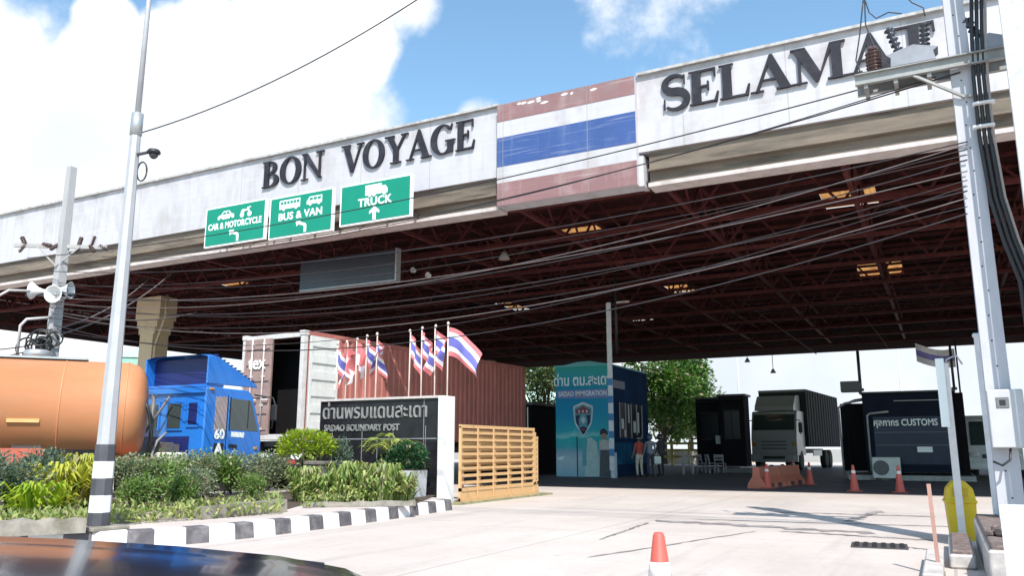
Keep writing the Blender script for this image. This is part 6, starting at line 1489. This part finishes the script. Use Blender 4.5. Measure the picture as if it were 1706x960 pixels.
# local: x forward (towards the right of view), y left (away from the viewer), origin at the nose centre on the ground
org = cw(-.17, 2.16)
t = thing('dark_car', 'dark navy car whose glossy bonnet fills the lower left corner', 'car', (org.x, org.y, 0), CAM_Y + R(7))
car_m = M('car_navy', (.008, .012, .026), .16, var=.1, coat=.25, spec=.35)
HW = .86
def bonnet_z(a_):   # a_: distance behind the nose
    return [(0, .52), (.03, .62), (.10, .695), (.22, .745), (.45, .785), (.8, .82), (1.15, .845), (1.45, .86)]
prof = bonnet_z(0)
mb = MB(); ny = 14; vv = []
for a_, z in prof:
    for j in range(ny + 1):
        v = -1 + 2 * j / ny
        nose = .24 * abs(v) ** 3          # nose curves back at the corners
        edge = max(0, abs(v) - .80) / .20
        crease = .012 * math.exp(-((abs(v) - .72) / .05) ** 2)
        vv.append((-a_ - nose * max(0, 1 - a_ / 1.3), v * HW * (1 - .05 * max(0, 1 - a_ / .5)), z + .035 * (1 - v * v) - .07 * edge ** 2 + crease))
n_ = ny + 1
mb.add(vv, [(i * n_ + j, (i + 1) * n_ + j, (i + 1) * n_ + j + 1, i * n_ + j + 1) for i in range(len(prof) - 1) for j in range(ny)], 0, True)
bo = mb.build('bonnet', car_m, t)
mb = MB()
for sg in (-1, 1):
    pts = [(-.16, .40), (-.30, .50), (-.9, .55), (-1.45, .58)]
    P = [(-x_ * 0 + xx, sg * HW * yy_ / .58 * .92, 0) for xx, yy_ in pts for x_ in (0,)]
    mb.tube([(-.36, sg * .60, .786), (-.6, sg * .645, .812), (-.9, sg * .675, .835), (-1.42, sg * .70, .864)], .006, 6)
mb.build('bonnet_seam', black_plastic, bo)
mb = MB()
for sg in (-1, 1):
    vv = []
    for (a_, z0, z1) in [(.26, .25, .60), (.34, .25, .72), (.60, .25, .79), (1.45, .25, .83), (4.3, .28, .86)]:
        vv += [(-a_, sg * (HW - .02), z0), (-a_, sg * (HW + .03), (z0 + z1) / 2), (-a_, sg * (HW - .015), z1)]
    f_ = [(i * 3 + k, i * 3 + k + 1, i * 3 + k + 4, i * 3 + k + 3) for i in range(4) for k in range(2)]
    mb.add(vv, f_ if sg < 0 else [tuple(reversed(q)) for q in f_], 0, True)
vv = []
for j in range(ny + 1):
    v = -1 + 2 * j / ny; xo = -.24 * abs(v) ** 3
    vv += [(xo + .03, v * HW * .95, .25), (xo + .05, v * HW * .95, .45), (xo, v * HW * .95, .57)]
mb.add(vv, [(j * 3 + k, (j + 1) * 3 + k, (j + 1) * 3 + k + 1, j * 3 + k + 1) for j in range(ny) for k in range(2)], 0, True)
mb.box((-4.3, 0, .58), (.04, 1.68, .62)); mb.box((-3.9, 0, .86), (.8, 1.62, .06)); mb.box((-2.2, 0, .3), (4.1, 1.5, .08))
mb.build('body', car_m, t)
mb = MB(); sec = [(1.45, .885, .74), (2.15, 1.40, .60), (2.6, 1.46, .58), (3.2, 1.40, .59), (3.75, .90, .74)]
vv = []
for a_, z, hw in sec: vv += [(-a_, -hw, z), (-a_, 0, z + .03), (-a_, hw, z)]
mb.add(vv, [(i * 3 + k, (i + 1) * 3 + k, (i + 1) * 3 + k + 1, i * 3 + k + 1) for i in (1, 2) for k in (0, 1)], 0, True); mb.build('roof', car_m, t)
mb = MB(); mb.add(vv, [(i * 3 + k, (i + 1) * 3 + k, (i + 1) * 3 + k + 1, i * 3 + k + 1) for i in (0,) for k in (0, 1)], 0, True); mb.build('windscreen', wglass, t)
mb = MB(); mb.add(vv, [(i * 3 + k, (i + 1) * 3 + k, (i + 1) * 3 + k + 1, i * 3 + k + 1) for i in (3,) for k in (0, 1)], 0, True); mb.build('rear_window', wglass, t)
for sg in (-1, 1):
    mb = MB(); q = [(-1.5, sg * .80, .86), (-2.15, sg * .605, 1.39), (-3.2, sg * .595, 1.39), (-3.7, sg * .80, .86)]; mb.add(q, [(0, 1, 2, 3) if sg < 0 else (3, 2, 1, 0)]); mb.build('side_window', wglass, t)
    mb = MB(); mb.rbox((0, 0, 0), (.30, .12, .12), .04); o = mb.build('headlight', glass('lens', (0, 0, 0)), t, (-.22, sg * .66, .64), sg * -.7)
    wheel(t, (-.85, sg * .76, .31), .31, .2, axis='Y'); wheel(t, (-3.45, sg * .76, .31), .31, .2, axis='Y')
MB().box((.035, 0, .48), (.03, .8, .10)).build('grille', black_plastic, t)
